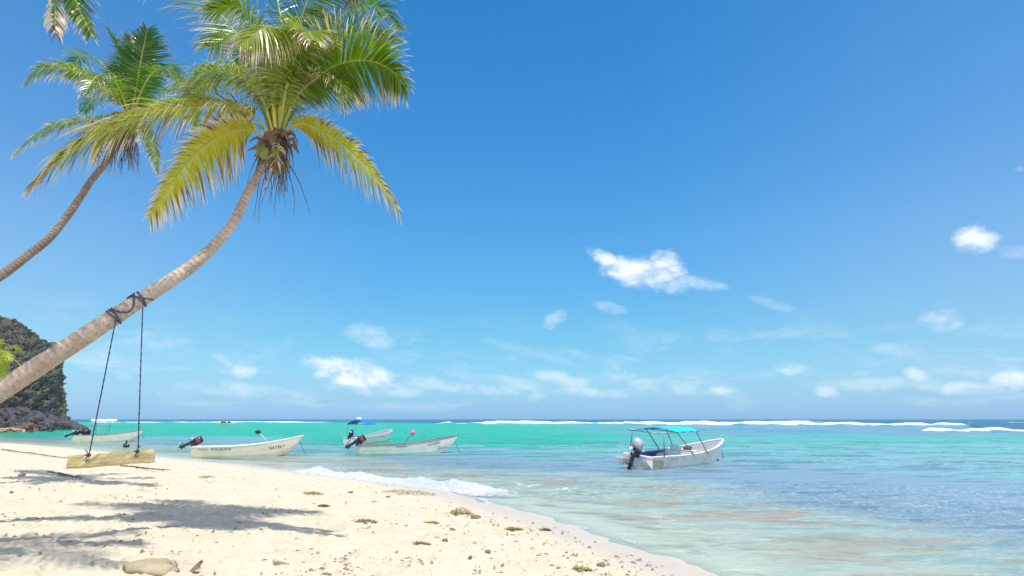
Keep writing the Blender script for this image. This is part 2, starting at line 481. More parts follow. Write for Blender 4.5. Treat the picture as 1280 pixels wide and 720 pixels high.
foam = np.maximum(foam, .50 * env * sst(d + jag * 2, -4.8, -1.2) * (1 - sst(d, .1, .4)) * (.45 + .55 * sst(fbm(WX * 1.2, WY * 2.4, 4, 105), -.15, .2)))
# weaker broken crest further right and foam lace on the wash
wl2 = [G(px, py, 0) for px, py in [(610, 604), (650, 606), (700, 611), (760, 618), (860, 628), (960, 640), (1100, 652)]]
d, par = poly_dist(wl2, WX, WY)
env2 = (1 - sst(np.abs(par - .2), .12, .55)) * (Rr < 90)
foam = np.maximum(foam, .62 * env2 * (1 - sst(np.abs(d + jag * 1.3), .10, .55)) * sst(fbm(WX * 1.1, WY * 2.2, 4, 106), .0, .22))
WZ += .07 * np.exp(-(d / .7) ** 2) * (Rr < 90) * sst(par, 0, .1) * (1 - sst(par, .9, 1))
# thin edge of foam where the wash runs out
edge = np.exp(-((sea - .35 + .5 * fbm(WX * .35, WY * .35, 3, 110)) / .16) ** 2) * (WS < .3) * (Rr < 60)
foam = np.maximum(foam, .75 * edge * sst(perlin(WX * .8, WY * .8, 111), -.3, .2))
lace = sst(1 - np.abs(fbm(WX * .9, WY * 2.2, 3, 112)) * 6, .55, .95) * (1 - sst(sea, 2.5, 7)) * (WS < 0)
foam = np.maximum(foam, .42 * lace * (Rr < 60) * sst(fbm(WX * .15, WY * .2, 2, 113), -.15, .2))
# breakers on the outer reef
def breaker(pts, h, wsea, wland, seed, lo=.12, gap=-.1, taper=.04):
    global WZ, foam
    q = [G(*p) if len(p) == 2 else G(p[0], p[1]) for p in pts]
    d, par = poly_dist(q, WX, WY)
    sc = wsea * .7
    e = sst(par, 0, taper) * (1 - sst(par, 1 - taper, 1)) * sst(fbm(WX / (sc * 7), WY / (sc * 5), 3, seed), gap, gap + .25)
    j = .5 * fbm(WX / sc, WY / sc, 3, seed + 1)
    WZ += e * h * (.7 + 1.1 * np.clip(fbm(WX / (sc * 2), WY / (sc * 2), 3, seed + 2) + .3, 0, 1)) * np.exp(-np.where(d > 0, d / wsea, d / wland) ** 2)
    foam = np.maximum(foam, e * (1 - sst(np.where(d > 0, d / wsea, -d / wland) + j, .75, 1.15)))
breaker([(560, 530.5), (600, 530.2), (700, 530.3), (830, 530.8), (850, 531)], 1.2, 13, 8, 121, gap=-.5)
breaker([(770, 531.3), (850, 531.6), (1000, 531.8), (1100, 532.3), (1195, 533.5)], 1.2, 11, 8, 131, gap=-.6)
breaker([(1150, 539.5), (1200, 540), (1300, 540.5), (1400, 541)], .6, 4, 3.5, 141, gap=-1.2)
breaker([(115, 528.2), (250, 528.2), (415, 528.2)], .7, 20, 14, 151, gap=-.25)
breaker([(850, 527.0), (1000, 527.3), (1120, 527.5)], .8, 18, 10, 161, gap=.0)
breaker([(1150, 528.5), (1220, 529.0), (1290, 529)], 1.0, 10, 8, 171, gap=-.05)
WZ = np.where(WS > 1.5, -.25, WZ)
# water body colour by place: sandy shallows, weed, turquoise lagoon, deep blue outside the reef
def lerp(a, b, t): return a + (b - a) * t[..., None]
col = np.zeros(WX.shape + (3,))
c_wash = np.array([.80, .79, .66]); c_pale = np.array([.52, .70, .60]); c_blue = np.array([.27, .40, .50]); c_aqua = np.array([.22, .54, .52])
c_turq = np.array([.004, .44, .27]); c_reef = np.array([.62, .42, .24]); c_slate = np.array([.09, .29, .43]); c_deep = np.array([.012, .13, .24]); c_weed_crest = np.array([.07, .22, .24])
nA = fbm(WX * .045, WY * .11, 4, 201); nB = fbm(WX * .018, WY * .05, 4, 202); nC = fbm(WX * .16, WY * .5, 4, 203)
nD = fbm(WX * .35, WY * 1.1, 4, 204); nE = fbm(WX * .09, WY * .30, 4, 205)
right = sst(WX / np.maximum(WY, 1), -.02, .35)
DY = WY + 4 * nA
col[:] = c_wash
col = lerp(col, c_pale, sst(sea + 2 * nA, 2.5, 6.5))
col = lerp(col, c_blue, sst(sea + 5 * nA, 6.5, 11))
col = lerp(col, c_aqua, sst(sst(sea + 12 * nA, 10, 34) + .5 * nD + .3 * nC, .35, .8) * (.5 + .5 * sst(nA, -.2, .2)))
col = lerp(col, c_blue, sst(nC + nA + .5 * nD, .05, .35) * .85 * sst(sea, 8, 14))
left = 1 - sst(WX / np.maximum(WY, 1), -.36, -.26)
tq = sst(sst(WY + 30 * nB + 22 * nA + 22 * nE, 30, 92) + .55 * nD + .45 * nC, .30, .72) * (1 - .25 * right) * (1 - .75 * left * sst(WY, 58, 66) * (1 - sst(WY + 20 * nE, 92, 112)))
tq = tq * lerp(np.full(WX.shape, 1.0)[..., None], np.array([1.0]), tq)[..., 0]
col = lerp(col, c_turq, np.clip(tq * (1 - right * .45 * sst(nB, -.25, .15)), 0, 1))
lim = 600 - 380 * right
col = lerp(col, c_slate, sst(WY + 50 * nB + 20 * nE, 105, 150) * right * .9)
col = lerp(col, c_blue * .9, .75 * right * sst(WY + 40 * nB, 105, 150) * sst(nB + .6 * nA, -.05, .2))
reefY = np.interp(WX / np.maximum(WY, 1) * F + 640, [0, 420, 560, 850, 1190, 1210, 1300], [560, 560, 420, 350, 290, 180, 165])
col = lerp(col, c_deep, sst(WY, reefY * 1.0, reefY * 1.12))
shore_zone = sst(sea, .6, 2.2) * (1 - sst(sea + 2 * nA, 6.5, 10))
col = lerp(col, c_reef, .92 * shore_zone * sst(fbm(WX * .22, WY * .60, 4, 207), .06, .18))
col = lerp(col, np.array([.30, .52, .52]), .65 * shore_zone * sst(fbm(WX * .5, WY * 2.2, 4, 208), .02, .3))
col = lerp(col, np.array([.20, .30, .26]), .5 * shore_zone * sst(fbm(WX * .45, WY * 1.3, 4, 209), .28, .42))
rip = sst(1 - np.abs(fbm(ax * .55 + ay * .1, ay * 2.0, 3, 221)) * 4.5, .45, .95)
col = lerp(col, np.array([.10, .34, .38]), .38 * rip * sst(sea, .8, 3) * (1 - sst(WY, 45, 80)) * sst(fbm(WX * .12, WY * .25, 3, 222), -.2, .15))
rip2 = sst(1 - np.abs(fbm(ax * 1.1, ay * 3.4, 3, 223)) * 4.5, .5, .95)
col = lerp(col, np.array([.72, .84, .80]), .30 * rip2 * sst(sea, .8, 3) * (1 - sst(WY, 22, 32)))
col = lerp(col, c_weed_crest * .8, .5 * sst(fbm(ax * .22, ay * 1.1, 3, 215), .22, .42) * sst(sea, 6, 10) * (1 - sst(WY, 60, 110)))  # dark shading of wave crests, painted into the body colour as streaks
col = lerp(col, c_weed_crest, .55 * sst(nC * 1.2 + nB, .38, .55) * sst(sea, 5, 12) * (1 - sst(WY, 90, 200)))
opac = np.interp(sea, [0, .6, 3, 7, 14, 24, 60], [.02, .10, .32, .62, .87, .94, 1.0])
def water_material():
    m, t, out = material('sea_water')
    p = t.pos()
    colr = t.attr('body').outputs['Color']; op = t.attr('opac').outputs['Fac']; fo = t.attr('foam').outputs['Fac']
    b1 = t.noise(t.mapping(p, (.8, 2.0, 1)), .9, 5, .6, .3); b2 = t.noise(t.mapping(p, (.7, 1.8, 1), loc=(9, 0, 0)), 5, 5, .62, .2)
    h = t.math('ADD', t.math('MULTIPLY', b1, 1.0), t.math('MULTIPLY', b2, .22))
    nm = t.bump(h, 1.0, .28)
    dif = t.N.new('ShaderNodeBsdfDiffuse'); t.L.new(colr, dif.inputs[0]); t.L.new(t.bump(h, .8, .3), dif.inputs['Normal'])
    tr = t.N.new('ShaderNodeBsdfTransparent'); tr.inputs[0].default_value = (.88, .98, .95, 1)
    body = t.N.new('ShaderNodeMixShader'); t.L.new(op, body.inputs[0]); t.L.new(tr.outputs[0], body.inputs[1]); t.L.new(dif.outputs[0], body.inputs[2])
    gl = t.N.new('ShaderNodeBsdfGlossy'); gl.inputs['Roughness'].default_value = .12; t.L.new(nm, gl.inputs['Normal'])
    fr = t.N.new('ShaderNodeFresnel'); fr.inputs[0].default_value = 1.33; t.L.new(nm, fr.inputs['Normal'])
    frm = t.math('MINIMUM', t.math('MULTIPLY', fr.outputs[0], .80), .42)
    wsh = t.N.new('ShaderNodeMixShader'); t.L.new(frm, wsh.inputs[0]); t.L.new(body.outputs[0], wsh.inputs[1]); t.L.new(gl.outputs[0], wsh.inputs[2])
    fn = t.noise(p, 5, 5, .7, .3)
    ff = t.smooth(t.math('ADD', fo, t.math('MULTIPLY', t.math('SUBTRACT', fn, .5), 1.3)), .28, .80)
    ff = t.math('MULTIPLY', ff, t.smooth(fo, .04, .25))
    fm = t.N.new('ShaderNodeBsdfDiffuse'); t.L.new(t.mix(t.smooth(t.noise(p, 6, 5, .7), .4, .65), t.mix(t.smooth(t.noise(t.mapping(p, (.25, .6, 1)), .5, 5, .7), .35, .65), (.66, .72, .76), (.86, .87, .88)), (.64, .71, .74)), fm.inputs[0]); t.L.new(t.bump(t.noise(p, 5, 5, .7), 1.0, .25), fm.inputs['Normal'])
    fin = t.N.new('ShaderNodeMixShader'); t.L.new(ff, fin.inputs[0]); t.L.new(wsh.outputs[0], fin.inputs[1]); t.L.new(fm.outputs[0], fin.inputs[2])
    t.L.new(fin.outputs[0], out.inputs[0])
    return m
M_water = water_material()
VW = np.stack([WX, WY, WZ], -1).reshape(-1, 3)
# leave out the sheet well under the beach
keep = (WS.ravel()[WF].min(axis=1) < 2.5)
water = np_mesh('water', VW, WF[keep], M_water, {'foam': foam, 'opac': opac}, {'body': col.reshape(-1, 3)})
tag(water, 'turquoise lagoon water with white surf on the reef', 'sea', kind='structure')
# ------------------------------------------------------------------ headland
def rock_material(name, a, b, veg=True, sc=.12):
    m, t, out = material(name)
    p = t.pos()
    nrm = t.N.new('ShaderNodeSeparateXYZ'); t.L.new(t.N.new('ShaderNodeNewGeometry').outputs['Normal'], nrm.inputs[0])
    n1 = t.noise(p, sc, 6, .65); n2 = t.noise(t.mapping(p, (1, 1, 2.2), rot=(0, R(28), 0)), sc * 6, 6, .7, .4)
    c = t.mix(t.smooth(n2, .35, .68), a, b)
    c = t.mix(t.smooth(n1, .5, .7, 0, .5), c, (.25, .19, .15))
    if veg:
        nv = t.noise(p, sc * 2.2, 6, .7)
        f = t.smooth(t.math('ADD', t.math('MULTIPLY', nrm.outputs[2], .7), t.math('MULTIPLY', nv, .8)), .52, .74)
        g = t.mix(t.smooth(t.noise(p, sc * 8, 5, .7), .4, .62), (.10, .13, .055), (.25, .215, .14))
        c = t.mix(f, c, g)
    nm = t.bump(t.math('ADD', n2, t.math('MULTIPLY', t.noise(p, sc * 20, 5, .7), .5)), 1.0, 1.2 if veg else .4)
    principled(t, out, c, .95, .15, 0, nm)
    return m
M_cliff = rock_material('cliff_rock', (.12, .12, .135), (.30, .285, .29))
M_darkrock = rock_material('shore_rock', (.045, .045, .058), (.17, .165, .18), False, .35)
from mathutils import noise as mn
def headland():
    # plan outline of the foot of the cliff, walked from the far left along the shore, round the point and back
    foot = [(a - 5.2, b) for a, b in [(-230, 172), (-196, 170), (-172, 171), (-156, 176), (-146, 182), (-138, 186), (-131.5, 190), (-128.5, 196), (-130, 206), (-136, 220), (-150, 240), (-190, 262), (-250, 285)]]
    # height of the brow above each foot point, and how far it leans back from the foot
    brow = [43, 42, 39, 36.5, 34, 32, 29, 25.5, 24, 26, 26, 26, 26]
    back = [46, 44, 34, 22, 10, 5.5, 3, 2, 2.5, 6, 10, 20, 20]
    nu, nv = 300, 110
    fp = catmull([Vector((a, b, 0)) for a, b in foot], nu)
    par = np.linspace(0, len(foot) - 1, nu)
    bh = np.interp(par, range(len(foot)), brow); bk = np.interp(par, range(len(foot)), back)
    vs, fs = [], []
    cen = Vector((-215, 225, 0))
    for i, p in enumerate(fp):
        T = (fp[min(i + 1, nu - 1)] - fp[max(i - 1, 0)]).normalized(); inn = Vector((-T.y, T.x, 0))
        for j in range(nv):
            v = j / (nv - 1)
            if v < .7:
                q = v / .7
                h = -2 + (bh[i] + 2) * q; lean = bk[i] * (q ** 1.25)
                # undercut on the sea face
                if bk[i] < 12: lean += .8 * math.exp(-((q - .35) / .2) ** 2)
                pt = p + inn * lean
            else:
                q = (v - .7) / .3
                e = p + inn * bk[i]
                pt = e.lerp(cen, q * .95); h = bh[i] + 3 * q
                h += 2.2 * math.sin(q * 5) * .4
            pt = Vector((pt.x, pt.y, h))
            s1 = .075
            dn = Vector((mn.noise(pt * s1), mn.noise(pt * s1 + Vector((50, 0, 0))), mn.noise(pt * s1 + Vector((0, 50, 0)))))
            q3 = Matrix.Rotation(R(24), 3, 'Y') @ pt
            q3 = Vector((q3.x * .22, q3.y * .22, q3.z * .5))
            rd = .8 * mn.noise(q3) + .5 * mn.noise(q3 * 2.1) + .4 * abs(mn.noise(q3 * 4.6)) * 1.4 + .25 * mn.noise(q3 * 9) + .5 * mn.noise(Vector((pt.x * .6, pt.y * .6, pt.z * .12)))
            amp = .35 + 1.5 * (1 - min(1, max(0, (v - .52) / .2)))
            pt = pt + dn * 1.1 - inn * rd * amp + Vector((0, 0, .8 * rd))
            vs.append(pt)
    for i in range(nu - 1):
        for j in range(nv - 1):
            a = i * nv + j; fs.append((a, a + nv, a + nv + 1, a + 1))
    o = mesh_obj('headland_cliff', vs, fs, M_cliff, smooth=False)
    o.data.polygons.foreach_set('use_smooth', [False] * len(o.data.polygons))
    tag(o, 'grey rocky headland with scrubby green top and a sheer sea face', 'cliff')
    return vs, nu, nv
cliff_vs, cnu, cnv = headland()
# peak behind the brow at the far left
pk = MB(); pk.blob((-232, 243, 14), (48, 22, 28), 3, .38, 5, 1.8)
tag(pk.build('rocky_peak', M_cliff, None, False), 'jagged grey rock peak rising behind the cliff brow at the left edge', 'rock peak')

def leaf_material(name, dark, light, tipc, tr=.42, rough=.42, mid=None):
    m, t, out = material(name)
    tip = t.attr('tip').outputs['Fac']; rnd = t.attr('rnd').outputs['Fac']; hue = t.attr('hue').outputs['Fac']; brown = t.attr('brown').outputs['Fac']
    c = t.ramp(t.math('ADD', hue, t.math('MULTIPLY', t.math('SUBTRACT', rnd, .5), .35), clamp=True), [(0.0, dark), (0.5, mid or tuple((a + b) / 2 for a, b in zip(dark, light))), (1.0, light)])
    e = t.smooth(t.math('ADD', tip, t.math('ADD', t.math('MULTIPLY', rnd, .40), t.math('MULTIPLY', brown, .60))), 1.0, 1.35)
    tc = t.mix(t.smooth(rnd, .6, .9), tipc, (.20, .085, .075))
    c = t.mix(e, c, tc)
    b = t.N.new('ShaderNodeBsdfPrincipled'); t.L.new(c, b.inputs['Base Color']); b.inputs['Roughness'].default_value = rough; b.inputs['Specular IOR Level'].default_value = .7
    tl = t.N.new('ShaderNodeBsdfTranslucent')
    t.L.new(t.mix(1.0, c, (1.2, 1.4, .45), 'MULTIPLY'), tl.inputs[0])
    mx = t.N.new('ShaderNodeMixShader'); mx.inputs[0].default_value = tr
    t.L.new(b.outputs[0], mx.inputs[1]); t.L.new(tl.outputs[0], mx.inputs[2]); t.L.new(mx.outputs[0], out.inputs[0])
    return m
M_leaf = leaf_material('palm_leaf', (.018, .12, .012), (.62, .52, .012), (.78, .62, .63), .42, .30, (.27, .355, .014))
M_scrub = leaf_material('scrub_leaf', (.07, .12, .035), (.22, .24, .09), (.2, .16, .1), .2, .7)
M_midrib = weathered('frond_midrib', (.42, .42, .09), (.30, .26, .10), 4, .45)
M_dead = weathered('dead_frond', (.15, .085, .07), (.36, .26, .21), 9, .8)
M_fibre = weathered('palm_fibre', (.22, .14, .09), (.36, .25, .17), 14, .9, .2)
M_coconut = weathered('coconut_husk', (.20, .24, .04), (.30, .22, .06), 5, .4)

# scrub on the headland: nobody could count it
rs = np.random.RandomState(5)
sv, sf, at = [], [], {'tip': [], 'rnd': [], 'hue': [], 'brown': []}
cand = [p for k, p in enumerate(cliff_vs) if p.z > 6 and (k // cnv) < cnu * .62 and ((k % cnv) > cnv * .68 or (k // cnv) < cnu * .36)]
for _ in range(750):
    p = cand[rs.randint(len(cand))]
    if rs.rand() < .45 and p.z < 20: continue
    r_ = rs.uniform(.35, 1.1); hu = rs.rand()
    for k in range(34):
        d = Vector(rs.normal(size=3)).normalized(); d.z = abs(d.z)
        q = p + d * r_ * rs.uniform(.4, 1); a = Vector(rs.normal(size=3)).normalized() * r_ * .28; b = a.cross(d).normalized() * r_ * .22
        n = len(sv); sv += [q - a, q + b, q + a, q - b]; sf.append((n, n + 1, n + 2, n + 3))
        rr = rs.rand()
        for key, val in (('tip', .2), ('rnd', rr), ('hue', hu), ('brown', .3)): at[key] += [val] * 4
tag(mesh_obj('headland_scrub', sv, sf, M_scrub, None, False, at), 'low olive green scrub covering the headland slopes', 'scrub', kind='stuff')

# tilted dark slabs at the foot of the point and boulders along the cove
def slab_pile():
    r = random.Random(4); mb = MB()
    x0, x1 = -134.0, -113.0
    for k in range(46):
        u = k / 45; x = x0 + (x1 - x0) * u + r.uniform(-.5, .5); top = 5.2 * (1 - u) ** .75 * min(1, .55 + u * 3) + .3
        for q in range(2):
            z = top * r.uniform(.25, .9)
            M = Matrix.Rotation(R(34 + r.uniform(-7, 7)), 3, 'Y') @ Matrix.Rotation(R(r.uniform(-25, 25)), 3, 'Z')
            bm = bmesh.new(); bmesh.ops.create_icosphere(bm, subdivisions=3, radius=1); n = len(mb.v); bm.verts.index_update()
            s = (r.uniform(2.2, 3.6) * (1 - .4 * u), r.uniform(1.2, 2.4), r.uniform(.45, .85))
            for v in bm.verts:
                c = v.co; e = Vector([math.copysign(abs(a) ** .55, a) for a in c]) * (1 + .28 * mn.noise(c * 2 + Vector((k * 3, q, 0))) + .12 * mn.noise(c * 6 + Vector((k, 0, 0))))
                mb.v.append(M @ Vector((e.x * s[0], e.y * s[1], e.z * s[2])) + Vector((x, 182 - 8 * u + r.uniform(-.1, .1) + q * 2 + 6 * u, z)))
            mb.f += [tuple(v.index + n for v in f.verts) for f in bm.faces]; bm.free()
    return mb
tag(slab_pile().build('rock_outcrop', M_darkrock, None, False), 'dark tilted rock slabs tapering into the sea below the cliff point', 'rocks')
M_red = weathered('reddish_rock', (.20, .105, .085), (.11, .07, .07), .8, .9, .2)
M_tan = weathered('tan_rock', (.45, .32, .20), (.28, .2, .14), .8, .9, .2)
bld = [(-12, 533, 160, 3.4, 2.2, 0), (6, 527, 164, 3.2, 3.0, 0), (16, 533, 158, 2.2, 1.7, 0), (33, 534, 152, 1.9, 1.6, 1), (25, 528, 164, 2.6, 3.0, 0), (48, 534, 160, 1.6, 1.1, 0),
       (13, 538, 146, 1.5, .6, 2), (3, 539, 144, 1.3, .5, 2), (23, 538.5, 146, 1.1, .5, 2), (54, 531, 170, 2.6, 2.2, 0), (42, 524, 172, 3.2, 3.6, 0)]
bl_lab = ['dark boulder at the left end of the cove', 'big grey boulder heap against the cliff foot', 'low dark boulder beside the reddish one', 'reddish brown boulder at the foot of the cliff', 'tall grey boulder behind the reddish one',
          'small dark boulder right of the reddish one', 'flat tan rock on the cove sand in the middle', 'flat tan rock on the cove sand furthest left', 'flat tan rock on the cove sand nearest the water', 'dark boulder joining the tilted slabs', 'high grey boulder resting on the cliff foot']
for k, (px, py, Yd, wd, ht, mt) in enumerate(bld):
    p = P(px, py, Yd); mb = MB(); mb.blob((0, 0, 0), (wd, wd * .9, ht), k + 3, .5, 4, 1.6)
    o = mb.build('boulder', (M_darkrock, M_red, M_tan)[mt], None, False); o.location = (p.x, p.y, .15)
    tag(o, bl_lab[k], 'boulder', 'boulders at the foot of the cliff')
for px, py, lb in [(38, 540.5, 'small dark rock breaking the water in front of the reddish boulder'), (63, 539.5, 'tiny dark rock breaking the water below the tilted slabs')]:
    p = G(px, py, 0); mb = MB(); mb.blob((0, 0, 0), (.5, .5, .45), 8, .4, 3); o = mb.build('rock', M_darkrock); o.location = (p.x, p.y, .05)
    tag(o, lb, 'rock')

# ------------------------------------------------------------------ palms
def trunk_material(name='palm_bark', dk=1.0):
    m, t, out = material(name)
    ln = t.attr('len').outputs['Fac']; p = t.coord('Object')
    n1 = t.noise(p, 2.5, 5, .6); n2 = t.noise(p, 16, 5, .7)
    # ring scars every 9 cm or so, uneven
    ph = t.math('MULTIPLY', t.math('ADD', ln, t.math('MULTIPLY', n1, .30)), 2 * PI / .105)
    ring = t.math('SINE', ph)
    c = t.mix(t.smooth(n1, .35, .65), (.52, .40, .315), (.64, .52, .43))
    c = t.mix(t.smooth(n2, .45, .75, 0, .55), c, (.34, .25, .195))
    n4 = t.noise(p, 1.6, 4, .6)
    c = t.mix(t.smooth(n4, .5, .7, 0, .55), c, (.33, .26, .215))
    c = t.mix(t.math('MULTIPLY', t.smooth(ring, .55, 1.0, 0, .6), t.smooth(n2, .4, .6)), c, (.27, .20, .155))
    c = t.mix(t.smooth(t.noise(p, 5, 4, .6), .60, .70, 0, .6), c, (.68, .60, .53))
    c = t.mix(1.0, c, (dk, dk * .97, dk * .95), 'MULTIPLY')
    nm = t.bump(t.math('ADD', t.math('MULTIPLY', ring, .25), n2), .9, .03)
    principled(t, out, c, .9, .2, 0, nm)
    return m
M_bark = trunk_material(); M_bark2 = trunk_material('palm_bark_brown', .5)
def make_trunk(pts, radii, parent, name='trunk', sides=28, step=.035, mat=None):
    L = sum((Vector(a) - Vector(b)).length for a, b in zip(pts, pts[1:]))
    n = max(24, int(L / step)); c = catmull(pts, n)
    rr = np.interp(np.linspace(0, 1, n), np.linspace(0, 1, len(radii)), radii)
    vs, fs, ln = [], [], []; l = 0; prev = None
    for i, p in enumerate(c):
        if i: l += (p - c[i - 1]).length
        T = (c[min(i + 1, n - 1)] - c[max(i - 1, 0)]).normalized()
        A = T.cross(Vector((0, 1, 0))) if prev is None else prev - T * prev.dot(T)
        A.normalize(); prev = A; B = T.cross(A)
        jit = mn.noise(Vector((l * .9, 3, 0)))
        lw = l + .12 * mn.noise(Vector((l * 2, 0, 5))); ring = .014 * math.sin(lw * 2 * PI / .14) + .012 * mn.noise(Vector((l * 14, 0, 0)))
        for k in range(sides):
            t = 2 * PI * k / sides
            d = A * math.cos(t) + B * math.sin(t)
            r = rr[i] * (1 + ring + .05 * jit + .07 * mn.noise(Vector((math.cos(t) * 1.3, math.sin(t) * 1.3, l * 2.2))))
            vs.append(p + d * r); ln.append(l)
    for i in range(n - 1):
        for k in range(sides):
            a = i * sides + k; b = i * sides + (k + 1) % sides
            fs.append((a, b, b + sides, a + sides))
    fs.append(tuple(range(sides))[::-1]); fs.append(tuple((n - 1) * sides + k for k in range(sides)))
    return mesh_obj(name, vs, fs, mat or M_bark, parent, True, {'len': ln}), c, rr
def frond(parent, pts, L=.72, n=78, seed=0, hue=.4, brown=.2, droop=.55, start=.16, spread=.9, side=None, wid=.018, thin=0.0, name='frond', uneven=1.0):
    """pts: rachis from crown to tip; two rows of drooping leaflets; midrib as its own piece"""
    r = random.Random(seed)
    N = 60; c = catmull(pts, N)
    seg = [(c[i + 1] - c[i]).length for i in range(N - 1)]; tot = sum(seg)
    V, Fc = [], []; at = {'tip': [], 'rnd': [], 'hue': [], 'brown': []}
    up0 = Vector((0, 0, 1))
    for i in range(n):
        t = start + (1 - start) * (i + r.random() * .5) / n
        x = t * (N - 1); k = min(int(x), N - 2); p = c[k].lerp(c[k + 1], x - k)
        T = (c[min(k + 2, N - 1)] - c[max(k - 1, 0)]).normalized()
        S = T.cross(up0) if side is None else Vector(side)
        if S.length < .25: S = Vector((1, .2, 0))
        S = (S - T * S.dot(T)).normalized(); Nn = S.cross(T).normalized()
        if Nn.z < 0 and side is None: Nn = -Nn
        prof = (.50 + .50 * min(1, (t - start) / .22)) * (1 - .62 * max(0, (t - .62) / .38) ** 1.4)
        for sgn in (-1, 1):
            if r.random() < thin: continue
            le = L * prof * r.uniform(.80, 1.10) * (uneven if sgn > 0 else 1.0); rn = r.random()
            d = (S * sgn * spread * (1 - .45 * t ** 2) + T * (.22 + .6 * t * t) + Nn * r.uniform(.05, .32)).normalized()
            d = (d + Vector([r.gauss(0, .055) for _ in range(3)])).normalized()
            m = 5; q = p.copy(); wd = wid * (.6 + .4 * prof) * r.uniform(.8, 1.15)
            W = (T - d * T.dot(d)).normalized()
            if W.length < .1: W = Nn
            base = len(V); dr = droop * r.uniform(.55, 1.45)
            for s in range(m + 1):
                u = s / m
                ww = wd * (.55, 1.0, .9, .62, .34, .06)[s]
                V.append(q - W * ww); V.append(q + W * ww)
                for key, val in (('tip', u), ('rnd', rn), ('hue', hue), ('brown', brown + .5 * max(0, t - .75) / .25 * brown)): at[key] += [val, val]
                d = (d + Vector((0, 0, -1)) * dr * (.10 + .42 * u) + Vector((r.gauss(0, .03), r.gauss(0, .03), 0))).normalized()
                q = q + d * le / m
            for s in range(m):
                a = base + s * 2; Fc.append((a, a + 1, a + 3, a + 2))
    f = mesh_obj(name, V, Fc, M_leaf, parent, True, at)
    rb = MB(); rb.tube(c, [max(.005, .038 * (1 - i / N) ** .8) for i in range(N)], 7, flat=.7)
    rb.build('midrib', M_midrib, f)
    return f
def dead_strands(parent, c, n, L, seed, name='dead_frond'):
    r = random.Random(seed); mb = MB()
    for i in range(n):
        a = r.uniform(0, 2 * PI); p = Vector(c) + Vector((math.cos(a) * .14, math.sin(a) * .14, r.uniform(-.12, .1)))
        pts = [p]; d = Vector((math.cos(a) * .5, math.sin(a) * .5, -.6)).normalized(); l = L * r.uniform(.4, 1)
        for k in range(6):
            d = (d + Vector((r.gauss(0, .16), r.gauss(0, .16), -.4))).normalized(); pts.append(pts[-1] + d * l / 6)
        mb.tube(pts, [.014 * (1 - k / 8) for k in range(7)], 4)
    return mb.build(name, M_dead, parent)
def crown_heart(parent, c, tdir, seed, nuts=6, sc=1.0):
    c = Vector(c); r = random.Random(seed)
    mb = MB(); mb.blob(c - tdir * .05, (.20 * sc, .20 * sc, .30 * sc), seed, .35, 3, 2.2)
    for k in range(16):                                     # torn sheath wrapped round frond bases
        a = r.uniform(0, 2 * PI); q = c + Vector((math.cos(a) * .17, math.sin(a) * .17, r.uniform(-.28, .15))) * sc
        mb.tube([q, q + Vector((math.cos(a) * .14, math.sin(a) * .14, .05)) * sc, q + Vector((math.cos(a) * .26, math.sin(a) * .26, -.04 - r.random() * .2)) * sc], [.04 * sc, .032 * sc, .008], 5)
    mb.build('leaf_sheath', M_fibre, parent)
    for k in range(nuts):
        a = k * 2.4 + seed; q = c + Vector((math.cos(a) * .2, math.sin(a) * .2 - .04, -.20 - .1 * (k % 3))) * sc
        nb_ = MB(); nb_.blob(q, (.095 * sc, .095 * sc, .125 * sc), k, .08, 3); nb_.build('coconut', M_coconut, parent)
def palm(label, base, trunk_pts, radii, mat=None, group='coconut palms leaning over the beach'):
    t = thing('coconut_palm', label, 'palm tree', base, group=group)
    inv = -Vector(base)
    tr, c, rr = make_trunk([Vector(p) + inv for p in trunk_pts], radii, t, mat=mat)
    return t, c, rr
def FP(t, crown_px, pts, Y0, squeeze=1.0, **kw):
    """frond through photo points; each (px, py, depth offset from crown)"""
    off = -t.location
    P3 = [P(a, b, Y0 + dy * squeeze) + off for a, b, dy in pts]
    return frond(t, P3, **kw)

